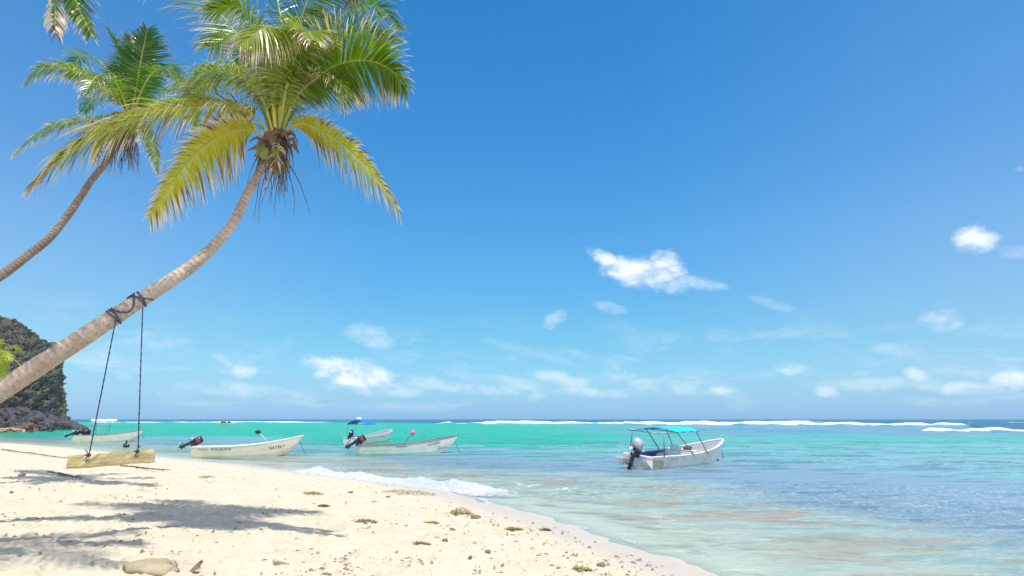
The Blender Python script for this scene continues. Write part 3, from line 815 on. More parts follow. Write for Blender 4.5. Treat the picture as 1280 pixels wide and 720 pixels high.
# --- the near palm that carries the swing
YC = 13.0
tp = [P(0, 489, 10.8), P(90, 431, 11.2), P(172, 377, 11.6), P(225, 343, 12.0), P(262, 313, 12.3), P(290, 280, 12.5), P(309, 243, 12.7), P(330, 205, 12.9), P(341, 186, 13.0)]
d0 = (tp[0] - tp[1])
tp0 = tp[0] + d0 * 1.0; tpa = tp0 + d0 * .55 + Vector((0, 0, -.25))
gb = ground_z(tpa.x - .8, tpa.y)
base1 = Vector((tpa.x - 1.15, tpa.y - .1, gb - .12))
tps = [base1, base1.lerp(tpa, .6) + Vector((.05, 0, -.12)), tp0] + tp
palm1, c1, r1 = palm('near coconut palm leaning from the left edge, carrying the wooden swing', tuple(base1), tps, [.29, .20, .172, .160, .150, .132, .114, .102, .092, .086, .080, .078])
cr = (345, 182)
spec1 = [  # rachis points (px, py, dy), kwargs
    ([(345, 178, 0), (371, 155, -.3), (397, 160, -.5), (430, 181, -.7), (464, 215, -.9), (498, 262, -1.0)], dict(hue=.88, brown=.8, L=.92, seed=1, droop=.8, n=130, side=(.45, -.8, .42), wid=.018, uneven=.5)),
    ([(348, 176, 0), (370, 122, -.2), (397, 97, -.4), (422, 81, -.5), (456, 76, -.7), (485, 85, -.8), (508, 110, -.9)], dict(hue=.28, brown=.4, L=1.1, seed=2, droop=.42, n=140, side=(.12, .45, -.85), wid=.022)),
    ([(350, 176, 0), (372, 110, .5), (408, 62, 1.0), (450, 40, 1.4), (492, 52, 1.7)], dict(hue=.12, brown=.25, L=1.1, seed=3, droop=.6, n=90)),
    ([(348, 176, 0), (351, 120, -.4), (350, 66, -.9), (344, 36, -1.5), (328, 36, -2.1), (300, 58, -2.5)], dict(hue=.50, brown=.6, L=1.1, seed=4, droop=1.1, n=130, side=(.95, .3, 0))),
    ([(344, 176, 0), (330, 110, .2), (300, 50, .4), (264, 6, .6), (222, -22, .7), (186, -8, .8)], dict(hue=.22, brown=.3, L=1.1, seed=5, droop=.5, n=95, side=(.5, .5, .6))),
    ([(341, 178, 0), (322, 148, -.2), (295, 135, -.4), (236, 133, -.7), (181, 146, -1.0), (127, 169, -1.2), (80, 198, -1.4), (42, 232, -1.6)], dict(hue=.72, brown=.7, L=1.0, seed=6, droop=1.4, n=230, wid=.023, spread=.5)),
    ([(341, 180, 0), (312, 160, -.3), (285, 165, -.6), (253, 183, -.8), (219, 222, -1.0), (187, 270, -1.1)], dict(hue=.95, brown=.75, L=1.0, seed=7, droop=.55, spread=1.0, n=135, side=(-.5, -.7, .55), wid=.018, uneven=.55)),
    ([(346, 178, 0), (338, 110, .4), (318, 62, .9), (286, 42, 1.3), (262, 58, 1.6)], dict(hue=.40, brown=.45, L=1.0, seed=8, droop=.8, n=90)),
    ([(347, 176, 0), (362, 100, .1), (374, 34, .2), (392, -14, .3), (420, -30, .4), (452, -10, .5)], dict(hue=.25, brown=.4, L=1.1, seed=9, droop=.6, n=90, side=(.3, .6, -.7))),
    ([(345, 176, 0), (348, 100, .7), (352, 30, 1.3), (334, -30, 1.7), (296, -56, 2.0)], dict(hue=.12, brown=.2, L=1.0, seed=10, droop=.5, spread=.6, n=90)),
    ([(342, 178, 0), (322, 126, .6), (288, 102, 1.1), (252, 108, 1.6), (226, 130, 1.9)], dict(hue=.35, brown=.3, L=.9, n=90, seed=11, droop=.7)),
    ([(346, 180, 0), (368, 140, .9), (396, 112, 1.8), (420, 108, 2.5), (438, 126, 3.0)], dict(hue=.10, brown=.3, L=1.0, n=90, seed=12, droop=.6)),
    ([(344, 178, 0), (342, 118, 1.0), (330, 78, 2.0), (312, 66, 2.7), (296, 86, 3.3)], dict(hue=.10, brown=.2, L=.7, seed=13, droop=.5)),
    ([(347, 177, 0), (358, 110, -.5), (372, 66, -1.0), (384, 40, -1.6), (392, 50, -2.2)], dict(hue=.45, brown=.5, L=.9, n=90, seed=14, droop=.8)),
    ([(346, 178, 0), (352, 128, .2), (360, 84, .5), (370, 40, .9)], dict(hue=.22, brown=.1, L=.6, seed=15, droop=.15, spread=.5)),
    ([(346, 178, 0), (342, 128, -.1), (336, 92, -.2), (324, 56, -.2)], dict(hue=.50, brown=.1, L=.5, seed=16, droop=.2, spread=.5)),
    ([(347, 180, 0), (376, 152, .4), (404, 160, .9), (420, 190, 1.2)], dict(hue=.35, brown=.9, L=.45, seed=17, droop=1.1, thin=.5, n=44)),
    ([(343, 180, 0), (326, 158, .5), (300, 160, 1.0), (282, 186, 1.3)], dict(hue=.3, brown=.9, L=.42, seed=18, droop=1.1, thin=.5, n=44)),
    ([(346, 176, 0), (362, 116, .3), (392, 58, .7), (430, 18, 1.1), (470, 8, 1.5), (500, 36, 1.8)], dict(hue=.15, brown=.3, L=.95, seed=60, droop=.7, n=100)),
    ([(345, 176, 0), (336, 104, -.2), (318, 40, -.4), (296, 8, -.6), (262, 14, -.8)], dict(hue=.35, brown=.45, L=.95, seed=61, droop=.8, n=100)),
    ([(346, 176, 0), (356, 96, .5), (366, 40, .9), (384, 16, 1.3), (410, 26, 1.7)], dict(hue=.18, brown=.5, L=.95, seed=62, droop=.9, n=100)),
    ([(344, 178, 0), (326, 120, -.3), (296, 92, -.7), (258, 88, -1.1), (232, 108, -1.4)], dict(hue=.45, brown=.5, L=.8, seed=63, droop=.9, n=90)),
    ([(347, 177, 0), (364, 120, -.2), (392, 92, -.5), (416, 96, -.9), (436, 118, -1.2)], dict(hue=.2, brown=.4, L=.9, seed=64, droop=.9, n=90)),
]
for pts, kw in spec1: FP(palm1, cr, pts, YC, .72, **kw)
cc1 = P(343, 178, YC) - base1
crown_heart(palm1, cc1, Vector((.2, 0, 1)).normalized(), 2, 7, 1.15)
dead_strands(palm1, cc1 + Vector((0, 0, -.05)), 70, 1.1, 3)
dead_strands(palm1, cc1 + Vector((.1, -.05, .05)), 50, .8, 5)
dead_strands(palm1, cc1 + Vector((.05, 0, -.25)), 16, 1.5, 8)
# a withered frond hanging straight down beside the trunk
frond(palm1, [cc1, cc1 + Vector((.18, -.25, -.15)), cc1 + Vector((.16, -.3, -.6)), cc1 + Vector((-.02, -.28, -1.15))], L=.28, n=26, seed=31, hue=.1, brown=1.6, droop=1.6, thin=.4, name='dead_frond')

# --- the second palm, further along the beach
Y2 = 20.0
tq_ = [P(-60, 380, 17.6), P(0, 345, 18.3), P(34, 320, 18.7), P(63, 296, 19.0), P(90, 262, 19.4), P(114, 226, 19.7), P(137, 197, 19.9), P(150, 173, 20), P(161, 154, 20)]
bx, by = tq_[0].x - 4.2, tq_[0].y - 1.5
base2 = Vector((bx, by, ground_z(bx, by) - .1))
palm2, c2_, r2_ = palm('second coconut palm with a thin curved trunk, behind the near palm', tuple(base2), [base2, base2.lerp(tq_[0], .5) + Vector((.3, 0, -.35))] + tq_, [.26, .18, .145, .125, .115, .108, .10, .096, .092, .088], M_bark2)
spec2 = [
    ([(163, 150, 0), (170, 112, -.2), (177, 72, -.4), (184, 38, -.5)], dict(hue=.08, brown=.1, L=1.0, seed=21, n=120, wid=.026, droop=.3, spread=.9)),
    ([(163, 150, 0), (166, 110, .3), (166, 76, .6), (163, 46, .8)], dict(hue=.05, brown=.1, L=.85, seed=22, n=115, wid=.025, droop=.25, spread=.8)),
    ([(162, 150, 0), (158, 112, -.1), (150, 70, -.2), (134, 36, -.2)], dict(hue=.10, brown=.1, L=.75, seed=23, n=115, wid=.024, droop=.35, spread=.7)),
    ([(161, 150, 0), (146, 122, -.3), (118, 101, -.7), (86, 86, -1.1), (56, 86, -1.4), (33, 104, -1.6)], dict(hue=.32, brown=.5, L=.85, n=110, seed=24, wid=.020, droop=.95)),
    ([(161, 150, 0), (146, 122, .5), (122, 98, 1.0), (100, 88, 1.5), (84, 96, 1.9)], dict(hue=.10, brown=.3, L=.8, n=90, seed=25, wid=.022, droop=.8)),
    ([(160, 150, 0), (146, 140, -.3), (127, 146, -.6), (100, 150, -.9), (72, 157, -1.1), (44, 172, -1.3), (16, 196, -1.5)], dict(hue=.35, brown=.85, L=.66, n=110, seed=26, wid=.018, droop=1.2)),
    ([(164, 150, 0), (184, 128, .3), (219, 108, .7), (248, 99, 1.0), (272, 112, 1.2)], dict(hue=.30, brown=.4, L=.66, n=90, seed=27, wid=.020, droop=.8)),
    ([(164, 151, 0), (188, 140, -.4), (214, 138, -.9), (240, 148, -1.3), (260, 172, -1.6)], dict(hue=.08, brown=.3, L=.85, n=100, seed=28, wid=.022, droop=.9)),
    ([(164, 152, 0), (178, 156, -.6), (188, 178, -1.0), (197, 216, -1.3)], dict(hue=.50, brown=.7, L=.55, seed=29, droop=1.0)),
    ([(161, 152, 0), (142, 150, -.5), (128, 170, -.9), (118, 204, -1.1)], dict(hue=.25, brown=1.3, L=.5, seed=30, droop=1.2)),
    ([(161, 150, 0), (144, 104, .6), (124, 76, 1.1), (104, 70, 1.6), (88, 84, 2)], dict(hue=.10, brown=.2, L=.8, seed=31, droop=.6)),
    ([(163, 150, 0), (178, 108, 1.0), (198, 84, 1.8), (212, 82, 2.5), (224, 98, 3)], dict(hue=.08, brown=.2, L=.8, seed=32, droop=.6)),
    ([(162, 150, 0), (158, 124, .9), (140, 116, 1.7), (118, 122, 2.4), (104, 140, 2.9)], dict(hue=.08, brown=.3, L=.8, seed=33, droop=.8)),
    ([(162, 150, 0), (152, 116, -.7), (138, 96, -1.4), (120, 96, -2.0), (106, 118, -2.5)], dict(hue=.18, brown=.4, L=.75, seed=34, droop=.8)),
    ([(164, 150, 0), (176, 116, -.6), (190, 92, -1.1), (206, 86, -1.6), (218, 100, -2)], dict(hue=.10, brown=.2, L=.75, seed=35, droop=.6)),
]
for pts, kw in spec2: FP(palm2, None, pts, Y2, **kw)
cc2 = P(161, 153, Y2) - base2
crown_heart(palm2, cc2, Vector((0, 0, 1)), 5, 5, 1.2)
dead_strands(palm2, cc2 + Vector((-.1, 0, -.1)), 70, 1.7, 13)
dead_strands(palm2, P(150, 172, Y2) - base2, 40, 1.2, 14)

# --- third palm: only frond tips hang into the picture, but its shade lies on the sand
base3 = Vector((-11.5, 7.5, ground_z(-11.5, 7.5) - .1)); top3 = Vector((-6.9, 8.3, 10.0))
palm3, _, _ = palm('tallest coconut palm, only two frond tips hanging in at the top left corner', tuple(base3), [base3, Vector((-10.3, 7.8, 2.6)), Vector((-9.4, 8.2, 5.2)), Vector((-8.3, 8.1, 8.0)), top3], [.28, .2, .17, .15, .12])
cc3 = top3 - base3
def tip3(px, py, Y): return P(px, py, Y) - base3
frond(palm3, [cc3, cc3 + Vector((.1, -.5, .6)), cc3 + Vector((.25, -1.0, .3)), tip3(60, -30, 8.1), tip3(70, 44, 8.0)], L=.5, seed=41, hue=.2, brown=1.1, droop=1.1)
frond(palm3, [cc3, cc3 + Vector((.7, -.3, .7)), cc3 + Vector((1.1, -.7, .2)), tip3(88, -30, 8.6), tip3(114, 44, 8.5)], L=.52, seed=42, hue=.2, brown=.35, droop=.6, n=120, side=(.8, .3, -.4))
for k in range(13):
    a = k * 2 * PI / 13 + .25
    if .8 < a % (2 * PI) < 2.1: continue
    ln_ = 3.0 + .5 * math.sin(k * 3.3); e = .5 + .4 * math.sin(k * 2.1)
    dv = Vector((math.cos(a), math.sin(a), 0))
    if P(0, 0, 1) is None: continue
    frond(palm3, [cc3, cc3 + dv * ln_ * .35 + Vector((0, 0, .7 + e * .6)), cc3 + dv * ln_ * .7 + Vector((0, 0, .75 + e * .5)), cc3 + dv * ln_ * .95 + Vector((0, 0, .3 + e * .2))], L=.8, n=60, seed=50 + k, hue=.25, brown=.3, droop=.6)
crown_heart(palm3, cc3, Vector((0, 0, 1)), 9, 4, 1.1)

# --- small far palm at the left edge in front of the cliff
Y4 = 72.0
top4 = P(-4, 452, Y4); base4 = Vector((top4.x - 4.5, top4.y - 4, 1.0))
palm4, _, _ = palm('small far coconut palm at the left edge in front of the cliff', tuple(base4), [base4, base4.lerp(top4, .5) + Vector((-.3, 0, 0)), top4], [.3, .2, .14])
for k, (dx, dz) in enumerate([(-1.6, .6), (-.9, 2.2), (.3, 2.5), (1.2, 1.6), (1.9, .6), (1.9, -.8), (1.2, -1.5), (-1.2, -1.2), (0.4, -1.6), (1.5, .1), (.8, 1.9), (-.2, .3)]):
    o3 = top4 - base4; dy = math.sin(k * 2.7) * 1.2
    frond(palm4, [o3, o3 + Vector((dx * .5, dy * .4, dz * .35 + .8)), o3 + Vector((dx, dy, dz * .8 + .2)), o3 + Vector((dx * 1.25, dy * 1.3, dz - .6))], L=.9, n=36, seed=80 + k, hue=.62, brown=.3, droop=.6, wid=.04)
# ------------------------------------------------------------------ the swing
M_rope = weathered('swing_rope', (.035, .06, .12), (.22, .24, .28), 40, .8, .2, amt=.8)
def wood_material():
    m, t, out = material('swing_board')
    p = t.coord('Object')
    g = t.noise(t.mapping(p, (.7, 9, 9)), 3.2, 5, .65, .5)
    wv_ = t.noise(t.mapping(p, (1.5, 3, 3), loc=(2, 2, 1)), 1.6, 3, .5)
    c = t.mix(t.smooth(g, .35, .65), (.78, .60, .30), (.62, .42, .17))
    c = t.mix(t.smooth(wv_, .5, .72, 0, .5), c, (.84, .70, .42))
    c = t.mix(t.smooth(t.noise(p, 2.4, 3, .5), .66, .74, 0, .7), c, (.16, .08, .03))
    principled(t, out, c, .6, .3, 0, t.bump(g, .5, .008))
    return m
M_board = wood_material()
YS = 11.45
# frame of the trunk at the two places the ropes go round
def trunk_at(px):
    best = min(range(len(c1)), key=lambda i: abs((c1[i].x + base1.x) / (c1[i].y + base1.y) * F * 1.0 - (px - 640) * (1 / 1.0) * 1.0 / ((math.cos(PITCH) + ((c1[i].z + base1.z - CAMZ) / (c1[i].y + base1.y)) * math.sin(PITCH)) ** -1)))
    return best
def seg_frame(i):
    T = (c1[i + 1] - c1[i - 1]).normalized(); A = (Vector((0, 0, 1)) - T * T.z).normalized(); B = T.cross(A)
    if B.y > 0: B = -B                                        # B faces the camera side
    return c1[i] + base1, T, A, B, float(r1[i])
i1, i2 = trunk_at(142), trunk_at(174)
swing = thing('rope_swing', 'pale yellow wooden plank swing hung on two dark blue ropes from the leaning palm', 'swing', tuple(P(139, 590, YS)))
so = swing.location
seatL = P(112, 571.5, YS); seatR = P(173, 567, YS)
def loop(i, turns=1.0, n=26, a0=0.0, slide=.10):
    c, T, A, B, r = seg_frame(i); out = []
    for k in range(n + 1):
        a = a0 + 2 * PI * turns * k / n
        out.append(c + (A * math.cos(a) + B * math.sin(a)) * (r * 1.09) + T * (slide * (k / n - .5)) - so)
    return out
def rope(iloop, seat, side):
    mb = MB()
    mb.tube(loop(iloop, 1.0, a0=0, slide=.10), .0115, 7); mb.tube(loop(iloop, 1.0, a0=.3, slide=-.08), .0115, 7)
    c, T, A, B, r = seg_frame(iloop)
    top = c + (A * math.cos(1.9) + B * math.sin(1.9)) * r * 1.10 - so
    bot = seat - so + Vector((0, -.02, .035))
    n = 60; pts = [top.lerp(bot, k / n) for k in range(n + 1)]
    mb.tube(pts, [.0105 * (1 + .14 * math.sin(k * 2.1)) for k in range(n + 1)], 7)
    o = mb.build('rope', M_rope, swing)
    kb = MB(); q = bot
    kb.blob(q + Vector((0, -.02, 0)), (.024, .024, .03), 3, .3, 2)
    kb.tube([q, q + Vector((.02 * side, -.04, .06)), q + Vector((.05 * side, -.04, .09))], .009, 5)
    kb.tube([q + Vector((-.05, -.03, .0)), q + Vector((0, -.05, .012)), q + Vector((.05, -.03, .0))], .011, 6)
    kb.tube([q, q + Vector((-.015, -.05, -.05)), q + Vector((0.01, -.045, -.09))], .009, 5)
    kb.build('knot', M_rope, o)
    return top
rope(i1, seatL, -1); rope(i2, seatR, 1)
ca, Ta, Aa, Ba, ra = seg_frame(i1); cb, Tb, Ab, Bb, rb_ = seg_frame(i2)
mb = MB(); wp = []
for k in range(33):                                            # the length of rope joining both loops, slack over the near side of the trunk
    u = k / 32; i = int(i1 + (i2 - i1) * u); c, T, A, B, r = seg_frame(i)
    a = 2.1 * math.sin(PI * u) ** .7
    wp.append(c + (A * math.cos(a) + B * math.sin(a)) * r * 1.11 - so)
mb.tube(wp, .013, 7); mb.tube([wp[-1]] + [q - Vector((0, 0, 0)) for q in loop(i2, .42, n=10, a0=.0, slide=.3)], .012, 6)
mb.build('rope_wrap', M_rope, swing)
# board: seen on its tilted broad face, end grain at the right end
pl, pr = P(84.5, 578, YS), P(193, 569.5, YS); mid = (pl + pr) / 2; ax = (pr - pl).normalized(); Lb = (pr - pl).length
tilt = R(38); nrm_ = Vector((0, -math.cos(tilt) * 0 - math.sin(tilt), math.cos(tilt)))
hd = Vector((mid.x, mid.y, 0)).normalized(); uy = (hd * math.cos(tilt) + Vector((0, 0, math.sin(tilt)))).normalized(); nz = ax.cross(uy).normalized()
bm = bmesh.new(); nx = 40
def bp(u, v, w_):
    wob = .006 * math.sin(u * 9) + .004 * math.sin(u * 23)
    return mid - so + ax * (u * Lb / 2) + uy * (v * (.145 + wob)) + nz * (w_ * .024 + .006 * math.sin(u * 4))
rings = []
for k in range(nx + 1):
    u = -1 + 2 * k / nx
    prof_ = [(-1, -.7), (-.96, -1), (.96, -1), (1, -.7), (1, .7), (.96, 1), (-.96, 1), (-1, .7)]
    rings.append([bm.verts.new(bp(u, v, z)) for v, z in prof_])
for a, b in zip(rings, rings[1:]):
    for k in range(8): bm.faces.new((a[k], a[(k + 1) % 8], b[(k + 1) % 8], b[k]))
bm.faces.new(rings[0][::-1]); bm.faces.new(rings[-1]); bmesh.ops.recalc_face_normals(bm, faces=bm.faces)
me = bpy.data.meshes.new('seat'); bm.to_mesh(me); bm.free(); me.materials.append(M_board)
seat_o = bpy.data.objects.new('seat', me); C.objects.link(seat_o); seat_o.parent = swing

# ------------------------------------------------------------------ boats
M_hull_white = weathered('white_hull_paint', (.56, .57, .55), (.38, .38, .30), 1.6, .45, .4, .55)
M_hull_cream = weathered('cream_hull_paint', (.70, .67, .54), (.54, .51, .36), 1.4, .5, .35, .6)
M_hull_grey = weathered('grey_white_hull_paint', (.68, .69, .62), (.50, .50, .40), 1.4, .5, .35, .6)
M_rail = weathered('white_gunwale', (.78, .78, .76), (.55, .53, .5), 5, .45)
M_rail_dark = weathered('dark_gunwale', (.16, .15, .15), (.34, .32, .3), 5, .6)
M_inside = weathered('boat_inside', (.52, .52, .55), (.36, .35, .36), 3, .6)
M_blue_in = weathered('blue_boat_inside', (.035, .055, .26), (.07, .09, .22), 3, .5)
M_seat_b = weathered('thwart_paint', (.62, .62, .62), (.4, .4, .4), 4, .5)
M_black = weathered('motor_black', (.018, .022, .035), (.05, .055, .07), 6, .3, .5)
M_white_cowl = weathered('motor_grey', (.46, .44, .50), (.30, .30, .34), 5, .35)
M_steel = weathered('grey_steel_tube', (.20, .21, .24), (.32, .3, .3), 12, .4, .5, .5, 0, .6)
M_red = weathered('red_cowl_panel', (.38, .03, .06), (.25, .05, .07), 8, .4)
M_prop = weathered('pale_metal', (.62, .62, .64), (.4, .4, .42), 8, .35, .5, .4, 0, .4)
M_text_dark = weathered('lettering_dark', (.03, .035, .05), (.10, .10, .11), 8, .6)
M_text_red = weathered('lettering_faded_red', (.30, .13, .13), (.4, .3, .28), 8, .6)
M_text_gold = weathered('lettering_gold', (.30, .21, .09), (.38, .32, .22), 8, .6)
M_teal = weathered('teal_canvas', (.01, .56, .60), (.03, .44, .50), 2, .7)
M_bluecan = weathered('blue_canvas', (.02, .19, .62), (.02, .12, .40), 2, .7)
M_pale_can = weathered('pale_canvas', (.62, .80, .84), (.5, .64, .68), 2, .7)
M_bottom = weathered('weedy_bottom', (.20, .20, .11), (.12, .13, .08), 2, .8)
M_pink = weathered('pink_float', (.78, .16, .30), (.6, .25, .3), 4, .5)
M_mauve = weathered('bleached_plastic', (.60, .50, .55), (.42, .35, .40), 4, .6)

class Hull:
    """open wooden boat; x forward from the transom, y to port, z up from the waterline"""
    def __init__(s, L, B, zs, zm, zb, full=.5):
        s.L, s.B, s.zs, s.zm, s.zb, s.full = L, B, zs, zm, zb, full
    def sheer(s, t): return s.zs + (s.zm - s.zs) * min(1, t / .4) * (1 if t < .4 else 1) + (s.zb - s.zm) * max(0, (t - .3) / .7) ** 1.8
    def half(s, t):
        b = s.B / 2
        if t < s.full: return b * (.86 + .14 * math.sin(t / s.full * PI / 2))
        return max(.05, b * (1 - ((t - s.full) / (1 - s.full)) ** 2.3) ** .8 if t < .999 else .05)
    def keel(s, t): return -.22 if t < .66 else -.22 + (s.sheer(t) + .20) * ((t - .66) / .34) ** 2.6
    def sec(s, t, ins=0.0):
        b = max(.012, s.half(t) - ins); k = s.keel(t) + ins; h = s.sheer(t); k = min(k, h - .015); q = h - k
        return [(0, k), (b * .34, k + .03 * min(1, q)), (b * .66, k + .10 * q + .02), (b * .84, k + .34 * q), (b * .93, k + .66 * q), (b, h)]
    def x(s, t, z): return s.L * t - (s.L * .035) * max(0, 1 - (z + .2) / (s.sheer(0) + .2)) * (t ** 4) - .06 * (1 - t) ** 6 * 0
    def side(s, t, z):
        c = s.sec(t)
        for (y0, z0), (y1, z1) in zip(c, c[1:]):
            if z0 <= z <= z1: return y0 + (y1 - y0) * (z - z0) / max(1e-6, z1 - z0)
        return c[-1][0]
    def build(s, root, mats, thw=(.18, .38, .58), floor=True, inside=M_inside, n=44):
        mh, mr = mats
        V, Fc, mi = [], [], []
        def shell(ins, flip):
            base = len(V)
            for i in range(n + 1):
                t = i / n; c = s.sec(t, ins); row = [(-y, z) for y, z in c[::-1]] + c[1:]
                if ins:
                    fz = max(s.keel(t) + .12, -.05); row = [(y, max(z, min(fz, s.sheer(t) - .02))) for y, z in row]
                for y, z in row: V.append(Vector((s.x(t, z) + (ins if i == 0 else (-ins if i == n else 0)), y, z)))
            m = 11
            for i in range(n):
                for k in range(m - 1):
                    a = base + i * m + k; f = (a, a + 1, a + m + 1, a + m); Fc.append(f if flip else f[::-1])
            for end in (0, n):                                         # transom and stem caps
                f = tuple(base + end * m + k for k in range(m)); Fc.append(f if (end == 0) == flip else f[::-1])
            return base
        a = shell(0, False)
        hull = mesh_obj('hull', V, Fc, mh, root, False)
        V.clear(); Fc.clear(); shell(.045, True)
        mesh_obj('inside_shell', V, Fc, inside, hull, False)
        g = MB()
        for sg in (-1, 1):
            g.tube([Vector((s.x(i / n, s.sheer(i / n)), sg * (s.half(i / n) - .02), s.sheer(i / n) + .005)) for i in range(n + 1)], .042, 7)
        g.tube([Vector((0, -s.half(0), s.zs)), Vector((0, 0, s.zs + .0)), Vector((0, s.half(0), s.zs))], .042, 7)
        g.build('gunwale', mr, root)
        for t in thw:
            b = s.half(t) * .93; h = s.sheer(t) - .16
            m_ = MB().box((s.L * t, 0, h), (.26, 2 * b - .06, .045), None, .012); m_.build('thwart', M_seat_b, root)
        return hull
    def letters(s, parent, text, t0, z, h, mat, name='lettering', follow=.7, squash=1.0):
        """letters painted on the starboard side, following the sheer"""
        cu = bpy.data.curves.new('t', 'FONT'); cu.body = text; cu.size = 1.0; ob = bpy.data.objects.new('t', cu); C.objects.link(ob)
        dg = bpy.context.evaluated_depsgraph_get(); me = bpy.data.meshes.new_from_object(ob.evaluated_get(dg)); bpy.data.objects.remove(ob); bpy.data.curves.remove(cu)
        bm = bmesh.new(); bm.from_mesh(me); bmesh.ops.triangulate(bm, faces=bm.faces)
        V = [v.co.copy() for v in bm.verts]; Fc = [tuple(v.index for v in f.verts) for f in bm.faces]; bm.free(); bpy.data.meshes.remove(me)
        out = []
        s0 = s.sheer(t0)
        for v in V:
            xx = s.L * t0 + v.x * h * squash; t = min(.97, xx / s.L); zz = z + v.y * h + (s.sheer(t) - s0) * follow
            zz = min(zz, s.sheer(t) - .05)
            out.append(Vector((s.x(t, zz), -(s.side(t, zz) + .012), zz)))
        return mesh_obj(name, out, Fc, mat, parent, False)

def motor(root, pos, tiltdeg, cowl_mat=M_black, panel=None, name='outboard_motor', sc=1.0, steer=0):
    """outboard hinged at the transom top; leg points down and aft, raised by tilt"""
    mt = bpy.data.objects.new(name, None); C.objects.link(mt); mt.parent = root; mt.location = pos
    mt.rotation_euler = (0, R(tiltdeg), R(steer)); mt.scale = (sc, sc, sc); mt.empty_display_size = .2
    c = MB()                                                            # cowling: rounded wedge
    bm = bmesh.new(); bmesh.ops.create_cube(bm, size=1)
    for v in bm.verts:
        v.co = Vector((v.co.x * .56, v.co.y * .36, v.co.z * .54))
        if v.co.z > 0: v.co.x = v.co.x * .86 - .02; v.co.y *= .86
        if v.co.z < 0 and v.co.x < 0: v.co.x *= .8
    bmesh.ops.bevel(bm, geom=list(bm.edges), offset=.05, segments=3, affect='EDGES')
    bm.verts.index_update(); c.v = [v.co + Vector((-.14, 0, .42)) for v in bm.verts]; c.f = [tuple(v.index for v in f.verts) for f in bm.faces]; bm.free()
    co = c.build('cowling', cowl_mat, mt)
    MB().box((-.14, 0, .185), (.50, .31, .05), None, .015).build('cowling_band', M_black, co)
    if panel:
        
        for sy in (-.176, .176): MB().box((-.14, sy, .40), (.40, .012, .24), None, .004).build('side_panel', panel, co)
    m = MB(); m.box((-.20, 0, .0), (.30, .22, .34), None, .04); m.box((-.22, 0, -.35), (.20, .11, .56), None, .035)
    m.box((-.27, 0, -.62), (.46, .24, .022), None, .005); m.tube([(-.02, 0, -.78), (-.10, 0, -.78), (-.38, 0, -.78), (-.44, 0, -.78)], [.01, .055, .06, .035], 10)
    m.box((-.20, 0, -.72), (.17, .05, .22), None, .015); m.add([(-.12, .008, -.8), (-.30, .008, -.8), (-.27, .008, -1.0), (-.12, -.008, -.8), (-.30, -.008, -.8), (-.27, -.008, -1.0)], [(0, 1, 2), (5, 4, 3), (0, 3, 4, 1), (1, 4, 5, 2), (2, 5, 3, 0)])
    m.build('drive_leg', M_black, mt)
    p = MB(); p.tube([(-.42, 0, -.78), (-.56, 0, -.78)], [.055, .045], 10)
    for k in range(3):
        a = k * 2 * PI / 3; M = Matrix.Rotation(a, 3, 'X')
        vs = [M @ Vector(q) for q in [(-.44, -.03, .0), (-.52, .05, .0), (-.53, .10, .14), (-.48, .06, .20), (-.43, -.05, .17)]]
        vs += [q + Vector((.012, 0, 0)) for q in vs]
        p.add(vs, [(0, 1, 2, 3, 4), (9, 8, 7, 6, 5), (0, 5, 6, 1), (1, 6, 7, 2), (2, 7, 8, 3), (3, 8, 9, 4), (4, 9, 5, 0)])
    p.build('propeller', M_prop, mt, False)
    b = MB(); b.box((.02, 0, -.02), (.10, .26, .30), None, .02); b.tube([(.05, -.1, .12), (.25, -.1, .16), (.42, -.1, .15)], .02, 6)
    b.build('clamp_bracket', M_black, mt)
    return mt
def hull_root(label, stern_px, bow_px, wl_s, wl_b, roll=0, trim=0, name='open_boat', group='small open boats moored in the lagoon'):
    a = G(stern_px, wl_s, 0); b = G(bow_px, wl_b, 0); d = b - a
    t = thing(name, label, 'boat', (a.x, a.y, 0), (R(roll), R(trim), math.atan2(d.y, d.x)), group)
    return t, d.length
def mooring(root, x, z, seed=0, side=0):
    pts = [Vector((x - .05, side, z - .12)), Vector((x + .05, side, z - .45)), Vector((x + .22, side + .02, z - .8)), Vector((x + .55, side + .05, -.25))]
    MB().tube(catmull(pts, 14), .016, 5).build('mooring_rope', M_rope, root)

# cream boat with the long low side, left of centre
b1, L1 = hull_root('long cream boat with white rim and a tilted-up outboard, just right of the swing', 241, 372, 570.5, 569)
h1 = Hull(L1 + .35, 1.75, .66, .70, 1.42); h1.build(b1, (M_hull_cream, M_rail)); motor(b1, (-.02, 0, .80), 64, M_black, M_red)
h1.letters(b1, 'MARIA', .055, .42, .20, M_text_red, squash=1.15); h1.letters(b1, 'ANGELINA', .17, .415, .26, M_text_dark, squash=1.1); h1.letters(b1, 'NATELY', .69, .44, .30, M_text_dark, squash=1.0, follow=.9)
mooring(b1, L1 + .2, 1.1)
# grey white boat in the middle
b2, L2 = hull_root('grey white boat with dark rim, its outboard tilted up, centre of the picture', 447, 566, 568.5, 566)
h2 = Hull(L2 + .45, 1.7, .66, .70, 1.38); h2.build(b2, (M_hull_grey, M_rail_dark)); motor(b2, (-.02, 0, .80), 58, M_black, M_red)
h2.letters(b2, 'ANDREW', .34, .50, .17, M_text_dark, squash=1.2); h2.letters(b2, 'LOWERY', .655, .60, .26, M_text_dark, squash=1.0, follow=.95); h2.letters(b2, 'Elieser', .765, .28, .36, M_text_gold, squash=.95, follow=.8)
mooring(b2, L2 + .25, 1.0)
